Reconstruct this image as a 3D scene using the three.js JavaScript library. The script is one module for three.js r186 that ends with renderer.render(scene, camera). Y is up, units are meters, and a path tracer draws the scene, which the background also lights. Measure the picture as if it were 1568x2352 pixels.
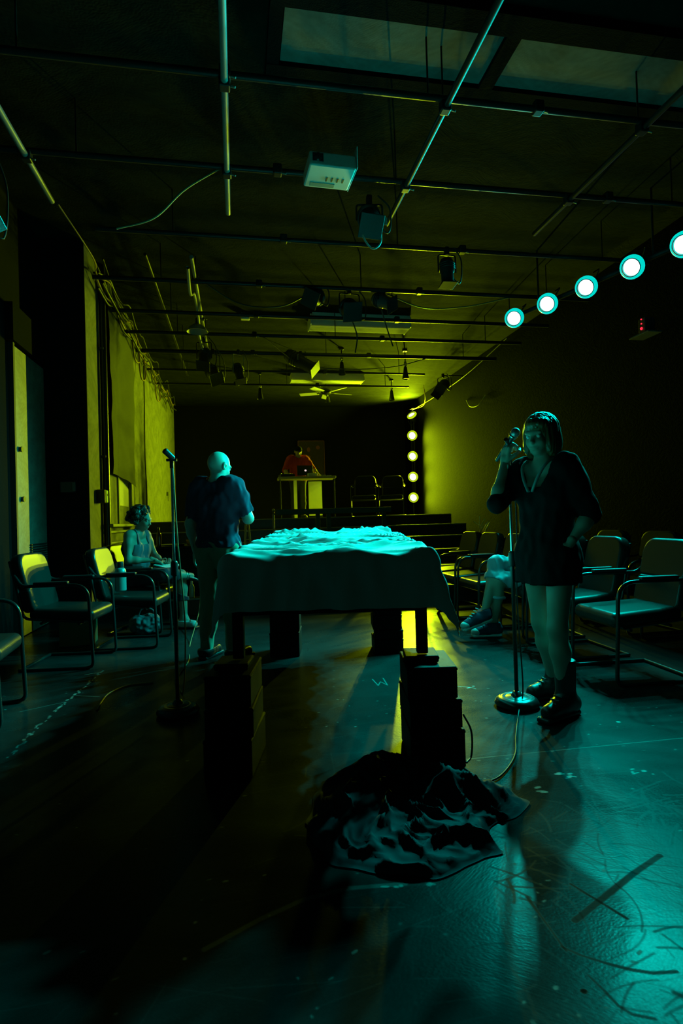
import * as THREE from 'three';
import { RoundedBoxGeometry } from 'three/addons/geometries/RoundedBoxGeometry.js';
import { mergeGeometries } from 'three/addons/utils/BufferGeometryUtils.js';
import { createNoise2D, createNoise3D } from 'simplex-noise';

// ------------------------------------------------------------------ camera, haze, exposure
const scene = new THREE.Scene();
scene.background = new THREE.Color(0x000000);
const camera = new THREE.PerspectiveCamera(84.27, 1568 / 2352, 0.05, 60);
camera.position.set(0, 1.10, 0);
camera.rotation.order = 'YXZ';
const RAD = Math.PI / 180;
camera.rotation.set(0.7435 * RAD, -10.485 * RAD, -1.7 * RAD);
scene.add(camera);
const renderer = new THREE.WebGLRenderer({ antialias: true });
renderer.toneMapping = THREE.LinearToneMapping;
renderer.toneMappingExposure = 1.0;
renderer.shadowMap.enabled = true;

const YELLOW = new THREE.Color().setRGB(0.70, 1.0, 0.005);
const CYAN = new THREE.Color().setRGB(0.0, 1.0, 0.86);
const YELLOW_POWER = 52, CYAN_POWER = 47;

// ------------------------------------------------------------------ helpers
let seed = 7;
const rnd = () => { seed = (seed * 1664525 + 1013904223) >>> 0; return seed / 4294967296; };
const rr = (a, b) => a + (b - a) * rnd();
const n2 = createNoise2D(rnd), n3 = createNoise3D(rnd);
const V = (x, y, z) => new THREE.Vector3(x, y, z);
const used = new Map();
function numbered(name) { const k = used.get(name) ?? 0; used.set(name, k + 1); return k ? name + '_' + String(k).padStart(3, '0') : name; }
function lit(o) { o.castShadow = true; o.receiveShadow = true; return o; }
function thing(name, label, category, [x, y, z] = [0, 0, 0], turn = 0, group) {
  const o = new THREE.Group(); o.name = numbered(name); scene.add(o);
  o.position.set(x, y, z); o.rotation.y = turn; o.userData = { label, category };
  if (group) o.userData.group = group;
  return o;
}
function part(name, geo, m, parent, label) {
  const o = lit(new THREE.Mesh(Array.isArray(geo) ? merge(geo) : geo, m)); o.name = name; parent.add(o);
  if (label) o.userData.label = label;
  return o;
}
function single(name, geo, m, label, category, group) {
  const o = lit(new THREE.Mesh(Array.isArray(geo) ? merge(geo) : geo, m)); o.name = numbered(name); scene.add(o);
  o.userData = { label, category }; if (group) o.userData.group = group;
  return o;
}
function struct(name, geo, m, label) {
  const o = lit(new THREE.Mesh(Array.isArray(geo) ? merge(geo) : geo, m)); o.name = name; scene.add(o);
  o.userData = { kind: 'structure', label, category: name.split('_')[0] };
  return o;
}
function dup(root, [x, y, z], turn, label, group) {
  const r = root.clone(); r.name = numbered(root.name.replace(/_\d{3}$/, '')); scene.add(r);
  r.position.set(x, y, z); r.rotation.y = turn; r.userData = { ...root.userData, label }; if (group) r.userData.group = group;
  return r;
}
function merge(list) {
  return mergeGeometries(list.map((g) => {
    g = g.index ? g.toNonIndexed() : g;
    if (!g.attributes.uv) g.setAttribute('uv', new THREE.BufferAttribute(new Float32Array(g.attributes.position.count * 2), 2));
    for (const k of Object.keys(g.attributes)) if (!['position', 'normal', 'uv'].includes(k)) g.deleteAttribute(k);
    return g;
  }));
}
// box given by its centre, with uv in metres taken from its own faces
function boxUV(g, s = 1) {
  const p = g.attributes.position, n = g.attributes.normal, uv = new Float32Array(p.count * 2);
  for (let i = 0; i < p.count; i++) {
    const ax = Math.abs(n.getX(i)), ay = Math.abs(n.getY(i)), az = Math.abs(n.getZ(i));
    const [a, b] = ax > ay && ax > az ? [p.getZ(i), p.getY(i)] : ay > az ? [p.getX(i), p.getZ(i)] : [p.getX(i), p.getY(i)];
    uv[i * 2] = a * s; uv[i * 2 + 1] = b * s;
  }
  g.setAttribute('uv', new THREE.BufferAttribute(uv, 2));
  return g;
}
const box = (w, h, d, x = 0, y = 0, z = 0) => boxUV(new THREE.BoxGeometry(w, h, d).translate(x, y, z));
const span = (x0, x1, y0, y1, z0, z1) => box(Math.abs(x1 - x0), Math.abs(y1 - y0), Math.abs(z1 - z0), (x0 + x1) / 2, (y0 + y1) / 2, (z0 + z1) / 2);
const rbox = (w, h, d, r, x = 0, y = 0, z = 0, seg = 2) => new RoundedBoxGeometry(w, h, d, seg, Math.min(r, w / 2.01, h / 2.01, d / 2.01)).translate(x, y, z);
const cyl = (r0, r1, h, x = 0, y = 0, z = 0, seg = 20, open = false) => new THREE.CylinderGeometry(r1, r0, h, seg, 1, open).translate(x, y, z);
function rod(a, b, r0, r1 = r0, seg = 12) {
  const d = b.clone().sub(a), g = new THREE.CylinderGeometry(r1, r0, d.length(), seg, 1);
  g.applyQuaternion(new THREE.Quaternion().setFromUnitVectors(V(0, 1, 0), d.clone().normalize()));
  return g.translate((a.x + b.x) / 2, (a.y + b.y) / 2, (a.z + b.z) / 2);
}
const P3 = (l) => l.map((p) => (p.isVector3 ? p : V(...p)));
const tube = (pts, r, n = 40, seg = 8, tension = 0.5) => new THREE.TubeGeometry(new THREE.CatmullRomCurve3(P3(pts), false, 'catmullrom', tension), n, r, seg);
const lathe = (pts, seg = 28) => new THREE.LatheGeometry(pts.map(([x, y]) => new THREE.Vector2(x, y)), seg);
// a bent pipe: straight runs joined by fillets
function bentPath(points, fillet) {
  const pts = P3(points), path = new THREE.CurvePath();
  let last = pts[0];
  for (let i = 1; i < pts.length - 1; i++) {
    const c = pts[i], a = pts[i - 1].clone().sub(c), b = pts[i + 1].clone().sub(c), f = Math.min(fillet[i - 1] ?? fillet, a.length() * .49, b.length() * .49);
    const s = c.clone().addScaledVector(a.normalize(), f), e = c.clone().addScaledVector(b.normalize(), f);
    path.add(new THREE.LineCurve3(last, s)); path.add(new THREE.QuadraticBezierCurve3(s, c, e)); last = e;
  }
  path.add(new THREE.LineCurve3(last, pts[pts.length - 1]));
  return path;
}
const bent = (points, fillet, r, n = 60, seg = 10) => new THREE.TubeGeometry(bentPath(points, fillet), n, r, seg);

// ------------------------------------------------------------------ textures
function noiseTex(size, f, color = false) {
  const d = new Uint8Array(size * size * 4);
  for (let y = 0; y < size; y++) for (let x = 0; x < size; x++) {
    const c = f(x / size, y / size), i = (y * size + x) * 4;
    for (let k = 0; k < 3; k++) d[i + k] = Math.max(0, Math.min(255, (Array.isArray(c) ? c[k] : c) * 255));
    d[i + 3] = 255;
  }
  const t = new THREE.DataTexture(d, size, size); t.magFilter = THREE.LinearFilter; t.wrapS = t.wrapT = THREE.RepeatWrapping;
  if (color) t.colorSpace = THREE.SRGBColorSpace;
  t.needsUpdate = true;
  return t;
}
// tiling noise on a torus
function tor(u, v, f, o = 0) {
  const a = u * Math.PI * 2, b = v * Math.PI * 2, r = f / 6.283;
  return n3(Math.cos(a) * r + o, Math.sin(a) * r + Math.cos(b) * r * 1.31, Math.sin(b) * r * 1.31 - o);
}
const plasterTex = noiseTex(512, (u, v) => { const k = 0.86 + 0.07 * tor(u, v, 5) + 0.05 * tor(u, v, 19, 3) + 0.03 * (rnd() - .5); return [k, k, k]; }, true);
const plasterBump = noiseTex(512, (u, v) => 0.5 + 0.2 * tor(u, v, 11, 5) + 0.25 * tor(u, v, 44, 9) + 0.1 * (rnd() - .5));
const weaveBump = noiseTex(256, (u, v) => 0.5 + 0.25 * Math.sin(u * 128 * Math.PI) * Math.sin(v * 128 * Math.PI) + 0.12 * (rnd() - .5));
const leatherBump = noiseTex(256, (u, v) => 0.5 + 0.35 * Math.abs(tor(u, v, 30)) + 0.2 * tor(u, v, 60, 4));
const wearRough = noiseTex(256, (u, v) => { const k = 0.55 + 0.25 * tor(u, v, 6) + 0.2 * tor(u, v, 24, 2); return [k, k, k]; });

// floor: black paint with scuffs, tape residue and paint specks where the photograph shows them
const FX0 = -2.2, FZ0 = 0.6, FS = 7.3, FN = 2048;
function floorMaps() {
  const px = (x) => (x - FX0) / FS * FN, pz = (z) => (FZ0 - z) / FS * FN;
  const make = (draw) => { const c = document.createElement('canvas'); c.width = c.height = FN; const g = c.getContext('2d'); draw(g); return c; };
  const line = (g, pts, w, style) => { g.strokeStyle = style; g.lineWidth = w; g.lineCap = 'round'; g.lineJoin = 'round'; g.beginPath(); pts.forEach(([x, z], i) => (i ? g.lineTo(px(x), pz(z)) : g.moveTo(px(x), pz(z)))); g.stroke(); };
  const marks = (g, rough) => {
    const pale = (a) => (rough ? `rgba(190,190,190,${a})` : `rgba(186,190,184,${a})`), dark = (a) => (rough ? `rgba(225,225,225,${a})` : `rgba(4,4,4,${a})`);
    // fine scratches and grain
    seed = 11;
    for (let i = 0; i < 2600; i++) { const x = rr(-2.2, 5.1), z = rr(0.6, -6.7), l = rr(.03, .3), a = rr(-.25, .25) + (rnd() < .15 ? rr(-1.5, 1.5) : 0); line(g, [[x, z], [x + l * Math.cos(a), z + l * Math.sin(a)]], rr(.5, 1.1), pale(rr(.03, .14))); }
    // curved rubber scuffs, densest where people turn in front of the table
    for (let i = 0; i < 420; i++) {
      const near = i < 300, x = near ? rr(.3, 1.9) : rr(-2, 3), z = near ? rr(-.75, -2.0) : rr(-.6, -6), l = rr(.03, .22), a0 = rr(0, 6.28), c = rr(-3, 3), pts = [];
      for (let k = 0; k <= 6; k++) { const t = k / 6 * l; pts.push([x + t * Math.cos(a0 + c * t), z + t * Math.sin(a0 + c * t)]); }
      line(g, pts, rr(1, 2.2), dark(rr(.08, .3)));
    }
    // paint specks
    for (let i = 0; i < 420; i++) { const x = rr(-1.8, 2.6), z = rr(-1.0, -4.2); g.fillStyle = pale(rr(.15, .6)); g.beginPath(); g.ellipse(px(x), pz(z), rr(.8, 3), rr(.6, 1.6), rr(-.5, .5), 0, 7); g.fill(); }
    for (const [x, z, n] of [[1.329, -2.184, 7], [1.139, -2.094, 5], [1.631, -2.149, 4], [1.444, -3.442, 3], [1.942, -2.68, 3], [.55, -1.66, 3], [.42, -1.66, 3]])
      for (let i = 0; i < n; i++) { g.fillStyle = pale(.75); g.beginPath(); g.ellipse(px(x + rr(-.035, .035)), pz(z + rr(-.025, .025)), rr(1.5, 5), rr(1, 2.5), rr(-.5, .5), 0, 7); g.fill(); }
    // tape residue by the chairs
    const tape = [[-1.111, -2.995], [-1.118, -3.444], [-1.069, -4.05], [-1.041, -4.606]];
    for (let i = 0; i < 3; i++) for (let k = 0; k < 26; k++) {
      const t = (k + rr(0, .4)) / 26, a = tape[i], b = tape[i + 1]; if (rnd() < .25) continue;
      const t2 = t + rr(.01, .035), o = rr(-.012, .012);
      line(g, [[a[0] + (b[0] - a[0]) * t + o, a[1] + (b[1] - a[1]) * t], [a[0] + (b[0] - a[0]) * t2 + o, a[1] + (b[1] - a[1]) * t2]], rr(2, 6), pale(rr(.4, .85)));
    }
    line(g, [[-1.142, -4.51], [-1.032, -4.564]], 3, pale(.7)); line(g, [[-1.062, -3.971], [-.905, -3.907]], 3, pale(.5)); line(g, [[-1.315, -3.721], [-1.095, -3.852]], 2, pale(.45));
    line(g, [[-.111, -1.523], [.037, -1.604], [.165, -1.657], [.297, -1.676], [.467, -1.657]], 5, pale(.32));
    line(g, [[.882, -3.792], [.885, -3.64], [.92, -3.72], [.945, -3.63], [.959, -3.8]], 2, pale(.6));
    line(g, [[.968, -2.433], [2.081, -2.399], [3.2, -2.37]], 1.5, pale(.45));
    line(g, [[1.32, -3.5], [1.44, -3.44], [1.46, -3.4]], 2.5, pale(.6));
    // the dark cross and scuffs on the right
    line(g, [[.866, -1.406], [1.029, -1.486], [1.16, -1.55], [1.295, -1.608]], 5.5, dark(.55)); line(g, [[.943, -1.546], [1.006, -1.382]], 2.5, dark(.6));
    line(g, [[.78, -1.33], [.81, -1.295], [.861, -1.254], [.90, -1.228], [.944, -1.208], [1.0, -1.2]], 2.5, dark(.45)); line(g, [[.791, -1.236], [.80, -1.19], [.805, -1.146], [.82, -1.12], [.86, -1.1]], 2, dark(.4));
    line(g, [[.95, -1.15], [.97, -1.125], [1.0, -1.1], [1.1, -1.06]], 3, dark(.35)); line(g, [[.79, -1.522], [.783, -1.314]], 2, dark(.5)); line(g, [[.60, -1.15], [.62, -1.0]], 3, pale(.3));
    g.fillStyle = dark(.9); g.beginPath(); g.ellipse(px(.754), pz(-1.197), 2.2, 2, 0, 0, 7); g.fill();
  };
  const colour = make((g) => {
    const im = g.createImageData(FN, FN); seed = 5;
    for (let y = 0; y < FN; y++) for (let x = 0; x < FN; x++) {
      const u = x / FN, v = y / FN, streak = tor(u * .5, v, 260, 1) * .5, k = 43 + 7 * tor(u, v, 7, 2) + 3 * tor(u, v, 40, 6) + 3 * streak + 4 * (rnd() - .5), i = (y * FN + x) * 4;
      im.data[i] = k; im.data[i + 1] = k; im.data[i + 2] = k; im.data[i + 3] = 255;
    }
    g.putImageData(im, 0, 0); marks(g, false);
  });
  const rough = make((g) => {
    const im = g.createImageData(FN, FN); seed = 9;
    for (let y = 0; y < FN; y++) for (let x = 0; x < FN; x++) {
      const u = x / FN, v = y / FN, k = 78 + 12 * tor(u, v, 6, 8) + 10 * tor(u, v, 30, 3) + 12 * (rnd() - .5), i = (y * FN + x) * 4;
      im.data[i] = im.data[i + 1] = im.data[i + 2] = k; im.data[i + 3] = 255;
    }
    g.putImageData(im, 0, 0); marks(g, true);
  });
  return [colour, rough].map((c, i) => { const t = new THREE.CanvasTexture(c); t.wrapS = t.wrapT = THREE.RepeatWrapping; t.flipY = false; if (!i) t.colorSpace = THREE.SRGBColorSpace; return t; });
}
const [floorColour, floorRough] = floorMaps();
const floorBump = noiseTex(512, (u, v) => 0.5 + 0.22 * tor(u * 1, v * 1, 60, 1) + 0.2 * tor(u, v, 14, 5) + 0.12 * (rnd() - .5));

// ------------------------------------------------------------------ materials
const lin = (r, g, b) => new THREE.Color().setRGB(r, g, b);
const std = (name, c, roughness, o = {}) => Object.assign(new THREE.MeshPhysicalMaterial({ color: Array.isArray(c) ? lin(...c) : c, roughness, ...o }), { name });
const rep = (t, s) => { const k = t.clone(); k.repeat.set(s, s); k.needsUpdate = true; return k; };
const M = {
  floor: std('floor paint', 0xffffff, 1, { map: floorColour, roughnessMap: floorRough, specularIntensity: .075, bumpMap: rep(floorBump, 9), bumpScale: .00035 }),
  blackWall: std('black wall paint', [.012, .012, .0125], .9, { specularIntensity: .05, bumpMap: rep(plasterBump, 1.3), bumpScale: .002 }),
  sideWall: std('dark grey wall paint', [.006, .0064, .0055], .9, { specularIntensity: .05, map: rep(plasterTex, .5), bumpMap: rep(plasterBump, 1.3), bumpScale: .002 }),
  paleWall: std('pale wall paint', [.32, .33, .27], .8, { specularIntensity: .3, map: rep(plasterTex, .6), bumpMap: rep(plasterBump, 1.3), bumpScale: .0005 }),
  ceiling: std('ceiling paint', [.029, .031, .024], .9, { specularIntensity: .06, map: rep(plasterTex, .5), bumpMap: rep(plasterBump, .8), bumpScale: .003 }),
  panel: std('pale ceiling board', [.3, .31, .29], .75, { map: rep(plasterTex, .7), bumpMap: rep(plasterBump, 1), bumpScale: .001 }),
  blackWood: std('black painted wood', [.009, .009, .0095], .65, { specularIntensity: .3, bumpMap: rep(plasterBump, 3), bumpScale: .0008 }),
  step: std('worn black step paint', [.03, .03, .028], .36, { bumpMap: rep(plasterBump, 2), bumpScale: .0006 }),
  darkTrim: std('dark trim', [.03, .03, .03], .6),
  trim: std('pale trim paint', [.38, .39, .32], .55, { map: rep(plasterTex, 1) }),
  blind: std('olive roller blind cloth', [.08, .085, .055], .9, { bumpMap: rep(weaveBump, 3), bumpScale: .0006 }),
  pipe: std('black steel pipe', [.022, .022, .022], .4, { specularIntensity: .6 }),
  greyPipe: std('galvanised pipe', [.24, .24, .22], .45),
  cable: std('black cable', [.03, .03, .03], .5),
  orangeCable: std('tan cable', [.30, .19, .09], .55),
  paleCable: std('grey cable', [.3, .3, .28], .5),
  lamp: std('black lamp housing', [.022, .022, .022], .5),
  lampGrey: std('grey lamp housing', [.09, .1, .11], .5),
  chrome: std('chrome', [.6, .6, .6], .22, { metalness: 1 }),
  blackMetal: std('black enamelled tube', [.025, .025, .025], .28),
  vinyl: std('dark vinyl', [.022, .022, .02], .3, { specularIntensity: .5, bumpMap: rep(leatherBump, 3), bumpScale: .0002 }),
  diffuser: std('white acrylic diffuser', [.75, .76, .7], .9, { transmission: .45, thickness: 0 }),
  white: std('white enamel', [.72, .73, .68], .45),
  sheet: std('white bed sheet', [.86, .87, .86], .85, { bumpMap: rep(weaveBump, 6), bumpScale: .0004 }),
  navy: std('dark navy cloth', [.018, .022, .036], .8, { bumpMap: rep(weaveBump, 6), bumpScale: .0006 }),
  skin: std('skin', [.42, .30, .23], .5), skinPale: std('pale skin', [.72, .56, .48], .45),
  shirtPurple: std('dark purple cotton', [.10, .035, .085], .9, { bumpMap: rep(weaveBump, 8), bumpScale: .0005 }),
  khaki: std('khaki cotton', [.34, .33, .22], .9), darkDenim: std('dark denim', [.03, .03, .045], .9), jeans: std('washed denim', [.36, .43, .5], .9),
  blackCloth: std('black cotton', [.01, .01, .011], .95, { specularIntensity: .2 }), blueTop: std('blue cotton', [.07, .16, .2], .85), red: std('red cotton', [.5, .035, .02], .9),
  hairDark: std('dark hair', [.05, .03, .02], .5), hairRed: std('auburn hair', [.20, .07, .025], .45),
  leather: std('black boot leather', [.02, .018, .017], .38), rubber: std('white rubber', [.6, .62, .62], .6), canvas: std('navy canvas', [.03, .045, .09], .85),
  paper: std('paper', [.75, .76, .72], .8), steelBottle: std('steel bottle', [.25, .42, .42], .35, { metalness: .3 }), brownGlass: std('brown glass', [.10, .05, .015], .12),
  plastic: std('black plastic', [.03, .03, .032], .4), yellowPaint: std('yellowish wood', [.45, .38, .15], .55), bag: std('grey nylon', [.10, .12, .15], .7),
  mesh: std('microphone grille', [.35, .35, .35], .4, { metalness: .8 }), greenPaint: std('dark green paint', [.03, .07, .05], .6), box: std('cardboard', [.3, .21, .1], .8),
};

// ------------------------------------------------------------------ the room
const H = 4.5, XL = -1.7, XA = -2.2, XR = 5.17, ZB = -16.8, ZN = 2.6, ZA = -7.1;
{
  const g = new THREE.BoxGeometry(XR - XA + 1, .2, ZN - ZB + 1).translate((XR + XA) / 2, -.1, (ZN + ZB) / 2), p = g.attributes.position, uv = g.attributes.uv;
  for (let i = 0; i < p.count; i++) uv.setXY(i, (p.getX(i) - FX0) / FS, (FZ0 - p.getZ(i)) / FS);
  struct('floor', g, M.floor, 'scuffed black painted floor with tape residue and scratches');
}
struct('ceiling', span(XA - .5, XR + .5, H, H + .2, ZB - .5, ZN + .5), M.ceiling, 'dark painted plaster ceiling above the pipe grid');
struct('wall_left', span(XA - .02, XL, 0, H, ZB, ZA), M.paleWall, 'pale left wall with blind, window and hanging cables');
struct('wall_return', span(XA - .02, XL - .002, 0, H, ZA, ZA + .012), M.blackWall, 'black end of the pale left wall facing the alcove');
struct('wall_alcove', span(XA - .3, XA, 0, H, ZA - .2, ZN), M.blackWall, 'black alcove wall behind the near chairs');
struct('wall_right', span(XR, XR + .3, 0, H, ZB, ZN), M.sideWall, 'black wall on the right of the hall');
struct('wall_back', span(XA - .3, XR + .3, 0, H, ZB - .3, ZB), M.blackWall, 'black back wall behind the raised platform');
struct('wall_near', span(XA - .3, XR + .3, 0, H, ZN, ZN + .3), M.blackWall, 'black wall behind the photographer');

// a bay of pale board in the ceiling between two black beams
{
  const o = new THREE.Group(); o.name = 'ceiling_panel'; scene.add(o); o.userData = { kind: 'structure', label: 'pale board bay in the dark ceiling between two beams', category: 'ceiling' };
  part('board', span(.40, 2.02, H - .025, H - .001, -4.10, -3.62), M.panel, o);
  part('board', span(2.06, 4.6, H - .025, H - .001, -4.10, -3.62), M.panel, o);
  part('beam', span(.30, 4.7, H - .075, H, -3.61, -3.44), M.blackWall, o);
  part('beam', span(.30, 4.7, H - .055, H, -4.30, -4.11), M.blackWall, o);
  part('end_strip', span(.30, .39, H - .05, H, -4.11, -3.61), M.blackWall, o);
  part('cross_strip', span(1.95, 2.06, H - .06, H - .002, -4.11, -3.61), M.blackWall, o);
}

// stepped seating platform at the back
const STEP_Z = [-7.05, -7.85, -8.65, -9.45, -10.2, -10.95], RISE = .19;
{
  const o = new THREE.Group(); o.name = 'stepped_platform'; scene.add(o); o.userData = { kind: 'structure', label: 'black stepped seating platform rising to the back wall', category: 'platform' };
  STEP_Z.forEach((z, k) => {
    const zb = STEP_Z[k + 1] ?? ZB;
    part('step', span(XL + .001, 4.3, 0, RISE * (k + 1), z, zb + (k < 5 ? .0005 : 0)), M.step, o);
    part('nosing', rbox(4.3 - XL - .01, .022, .035, .006, (4.3 + XL) / 2, RISE * (k + 1) + .002, z + .006), M.greyPipe, o, 'worn metal strip on the step edge');
  });
}

// door in the alcove
{
  const o = new THREE.Group(); o.name = 'door_1'; scene.add(o); o.position.set(XA, 0, 0); o.userData = { kind: 'structure', label: 'tall pale door with two black locks and louvred vent', category: 'door' };
  part('slab', span(.002, .035, .01, 2.95, -7.07, -6.16), M.trim, o);
  part('header', span(.002, .08, 2.97, 3.35, -7.08, -6.05), M.blackWall, o);
  for (const [y, z] of [[1.913, -6.27], [1.403, -6.30]]) part('lock', new THREE.CylinderGeometry(.024, .03, .03, 18).rotateZ(Math.PI / 2).translate(.05, y, z), M.plastic, o, 'round black lock');
  for (let k = 0; k < 9; k++) part('louvre_slat', box(.02, .012, .5, .044, .72 + k * .026, -6.76).rotateZ(0), M.darkTrim, o);
  part('frame_stile', span(.002, .05, 0, 2.97, -6.16, -6.12), M.darkTrim, o);
  const k = thing('wall_control', 'small black control box with pale edge on the black wall end', 'control box', [-1.9, 1.57, ZA + .012]);
  part('casing', rbox(.17, .13, .06, .012, -.02, 0, .031), M.plastic, k);
  part('cover_plate', rbox(.035, .10, .012, .004, .05, 0, .066), M.lampGrey, k);
}

// boarded window with a hanging blind
{
  const o = new THREE.Group(); o.name = 'window_1'; scene.add(o); o.position.set(XL, 0, 0); o.userData = { kind: 'structure', label: 'boarded window with pale frame, sill and panel mouldings', category: 'window' };
  part('frame_stile', span(.001, .05, 1.13, 4.2, -7.98, -7.84), M.trim, o);
  part('frame_stile', span(.001, .05, 1.13, 4.2, -9.72, -9.56), M.trim, o);
  part('frame_head', span(.001, .05, 4.2, 4.34, -9.72, -7.84), M.trim, o);
  part('pane_board', span(.001, .012, 1.13, 4.2, -8.63, -7.98), M.paleWall, o, 'pale board behind the window');
  part('pane_board', span(.001, .012, 1.13, 4.2, -9.56, -8.66), M.paleWall, o);
  part('paper_sheet', span(.013, .016, 1.40, 2.1, -9.45, -8.72), M.paper, o, 'white paper taped in the window');
  part('mullion', span(.001, .035, 1.13, 4.2, -8.67, -8.62), M.trim, o);
  part('sill', rbox(.13, .045, 2.1, .012, .065, 1.108, -8.78), M.trim, o);
  part('apron_moulding', rbox(.045, .035, 2.0, .012, .022, 1.02, -8.78), M.trim, o);
  part('apron_moulding', rbox(.045, .035, 2.0, .012, .022, .87, -8.78), M.trim, o);
  part('skirting', rbox(.03, .18, 8.4, .008, .016, .28, -12.4), M.trim, o);
}
{ // blind: a hanging cloth, its hem uneven and its lower half swung off the wall
  const nu = 16, nv = 60, g = new THREE.PlaneGeometry(1, 1, nu, nv), p = g.attributes.position;
  for (let i = 0; i < p.count; i++) {
    const u = p.getX(i) + .5, v = .5 - p.getY(i);
    const z0 = -8.0, z1 = -9.74 + .22 * Math.max(0, Math.sin((v - .35) * 4.2)) * (v > .35 ? 1 : 0);
    const z = z0 + (z1 - z0) * u + .03 * Math.sin(v * 9) * u, top = 4.40, bot = 1.80 - .11 * u + .05 * Math.sin(u * 3.1);
    p.setXYZ(i, XL + .075 + .02 * Math.sin(u * 7 + v * 2) + .03 * v * u + .012 * n2(u * 3, v * 6), top + (bot - top) * v, z);
  }
  g.computeVertexNormals();
  const back = g.clone(); const bp = back.attributes.position; for (let i = 0; i < bp.count; i++) bp.setX(i, bp.getX(i) - .004);
  back.index.array.reverse(); back.computeVertexNormals();
  const o = thing('window_blind', 'long olive cloth blind hanging over the boarded window', 'blind');
  part('cloth', [g, back], M.blind, o);
  part('roller', rod(V(XL + .06, 4.42, -7.95), V(XL + .06, 4.42, -9.8), .025), M.pipe, o);
}
{ // conduit and switch box
  const o = thing('conduit', 'black vertical conduit running down the pale left wall', 'conduit');
  part('pipe', rod(V(XL + .05, .1, -7.76), V(XL + .05, H, -7.76), .045, .045, 14), M.blackMetal, o);
  for (const y of [.6, 2.0, 3.4]) part('bracket', rbox(.06, .03, .13, .005, XL + .035, y, -7.76), M.darkTrim, o);
  const b = thing('junction_box', 'black electrical box with grey plate on the wall conduit', 'junction box', [XL, 1.475, -7.5]);
  part('casing', rbox(.10, .17, .16, .01, .051, 0, 0), M.plastic, b);
  part('cover_plate', rbox(.008, .15, .10, .003, .105, 0, -.02), M.steelBottle, b);
  part('socket', rbox(.006, .03, .02, .002, .111, .02, -.02), M.plastic, b);
}
single('hanging_cable', tube([[XL + .03, 4.36, -11.24], [XL + .02, 3.4, -11.3], [XL + .02, 2.4, -11.22], [XL + .02, 1.8, -11.32], [XL + .02, 1.2, -11.3], [XL + .02, .9, -11.4]], .011, 60), M.cable, 'thin dark cable hanging straight down the pale left wall', 'cable');
// bundles of cable along the top of the left wall
for (let k = 0; k < 7; k++) {
  const pts = [];
  for (let i = 0; i <= 16; i++) { const z = -7.2 - i * .5; pts.push([XL + .06 + .07 * rnd() + .02 * k, 4.36 - .1 * (k % 3) - .16 * Math.abs(Math.sin(i * 1.05 + k * .5)) - rr(0, .05), z]); }
  single('draped_cable', tube(pts, .012 + .004 * (k % 2), 120, 6), k % 3 === 1 ? M.orangeCable : M.cable, 'cable draped along the top of the pale left wall', 'cable', 'cables draped along the left wall top');
}
for (const [z, l] of [[-9.6, .35], [-10.2, .5], [-12.2, .45]])
  single('cable_loop', tube([[XL + .1, 4.25, z], [XL + .12, 4.2 - l, z - .1], [XL + .16, 4.15 - l * .8, z - .35], [XL + .1, 4.3, z - .5]], .014, 40), M.orangeCable, 'tan cable loop sagging below the bundle on the left wall', 'cable', 'cable loops on the left wall');

// ------------------------------------------------------------------ coloured lamp towers
function lampBar(name, label, points, aim, color, power, angle, coreColor, r) {
  const o = thing(name, label, 'stage light');
  const a = V(...points[0]), b = V(...points[points.length - 1]), aims = points.map((_, i) => V(...(aim[i] ?? aim[aim.length - 1])).normalize()), dir = aims[aims.length - 1], along = b.clone().sub(a).normalize();
  part('rail', rod(a.clone().addScaledVector(along, -.2).addScaledVector(dir, -.26), b.clone().addScaledVector(along, .2).addScaledVector(dir, -.26), .03), M.pipe, o);
  points.forEach((p, i) => {
    const dir = aims[i], c = V(...p), q = new THREE.Quaternion().setFromUnitVectors(V(0, 1, 0), dir);
    const place = (g) => g.applyQuaternion(q).translate(c.x, c.y, c.z);
    const can = part('lamp_can', place(lathe([[.001, -.24], [.05, -.24], [.075, -.2], [r + .012, -.1], [r + .014, .02], [r + .008, .022], [r + .004, -.01]], 28)), M.lamp, o);
    const lens = part('lamp_lens', place(lathe([[.0005, .006], [r * .6, .003], [r + .004, -.008]], 28)), new THREE.MeshPhysicalMaterial({ name: 'glowing lamp lens', color: 0x222222, roughness: .4, emissive: coreColor, emissiveIntensity: 1.7 }), can, 'glowing round lens');
    part('halo_ring', place(lathe([[r + .004, -.012], [r + .006, .012], [r * 1.3, .016], [r * 1.5, .0], [r * 1.5, -.03]], 28)), new THREE.MeshPhysicalMaterial({ name: 'painted lamp halo', color: 0x222222, roughness: .4, emissive: color, emissiveIntensity: .7 }), can, 'added glowing ring imitating the lamp halo');  // added emissive ring, stands in for the coloured halo around each lamp
    part('yoke', place(mergeYoke(r * 1.5)), M.lamp, can);
    const s = new THREE.SpotLight(color, power, 0, angle, .95, 2);
    s.position.copy(c).addScaledVector(dir, .03 + r * .65); s.target.position.copy(c).addScaledVector(dir, 5);
    s.castShadow = true; s.shadow.radius = r * .6 / .02; s.shadow.mapSize.set(1024, 1024); s.name = 'lamp_beam';
    o.add(s); o.add(s.target); s.target.name = 'aim';
  });
  return o;
}
function mergeYoke(r) { const w = r + .03; return bent([[-w, -.08, 0], [-w, -.28, 0], [w, -.28, 0], [w, -.08, 0]], .02, .008, 30, 6); }
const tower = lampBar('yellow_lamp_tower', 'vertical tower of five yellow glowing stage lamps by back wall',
  [[4.958, 4.007, -15.4], [4.952, 3.418, -15.4], [4.945, 2.83, -15.4], [4.939, 2.242, -15.4], [4.933, 1.655, -15.4]], [[-.55, .62, .45], [-.52, -.24, .82]], YELLOW, YELLOW_POWER, 1.5, lin(1, 1, .55), .095);
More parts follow.
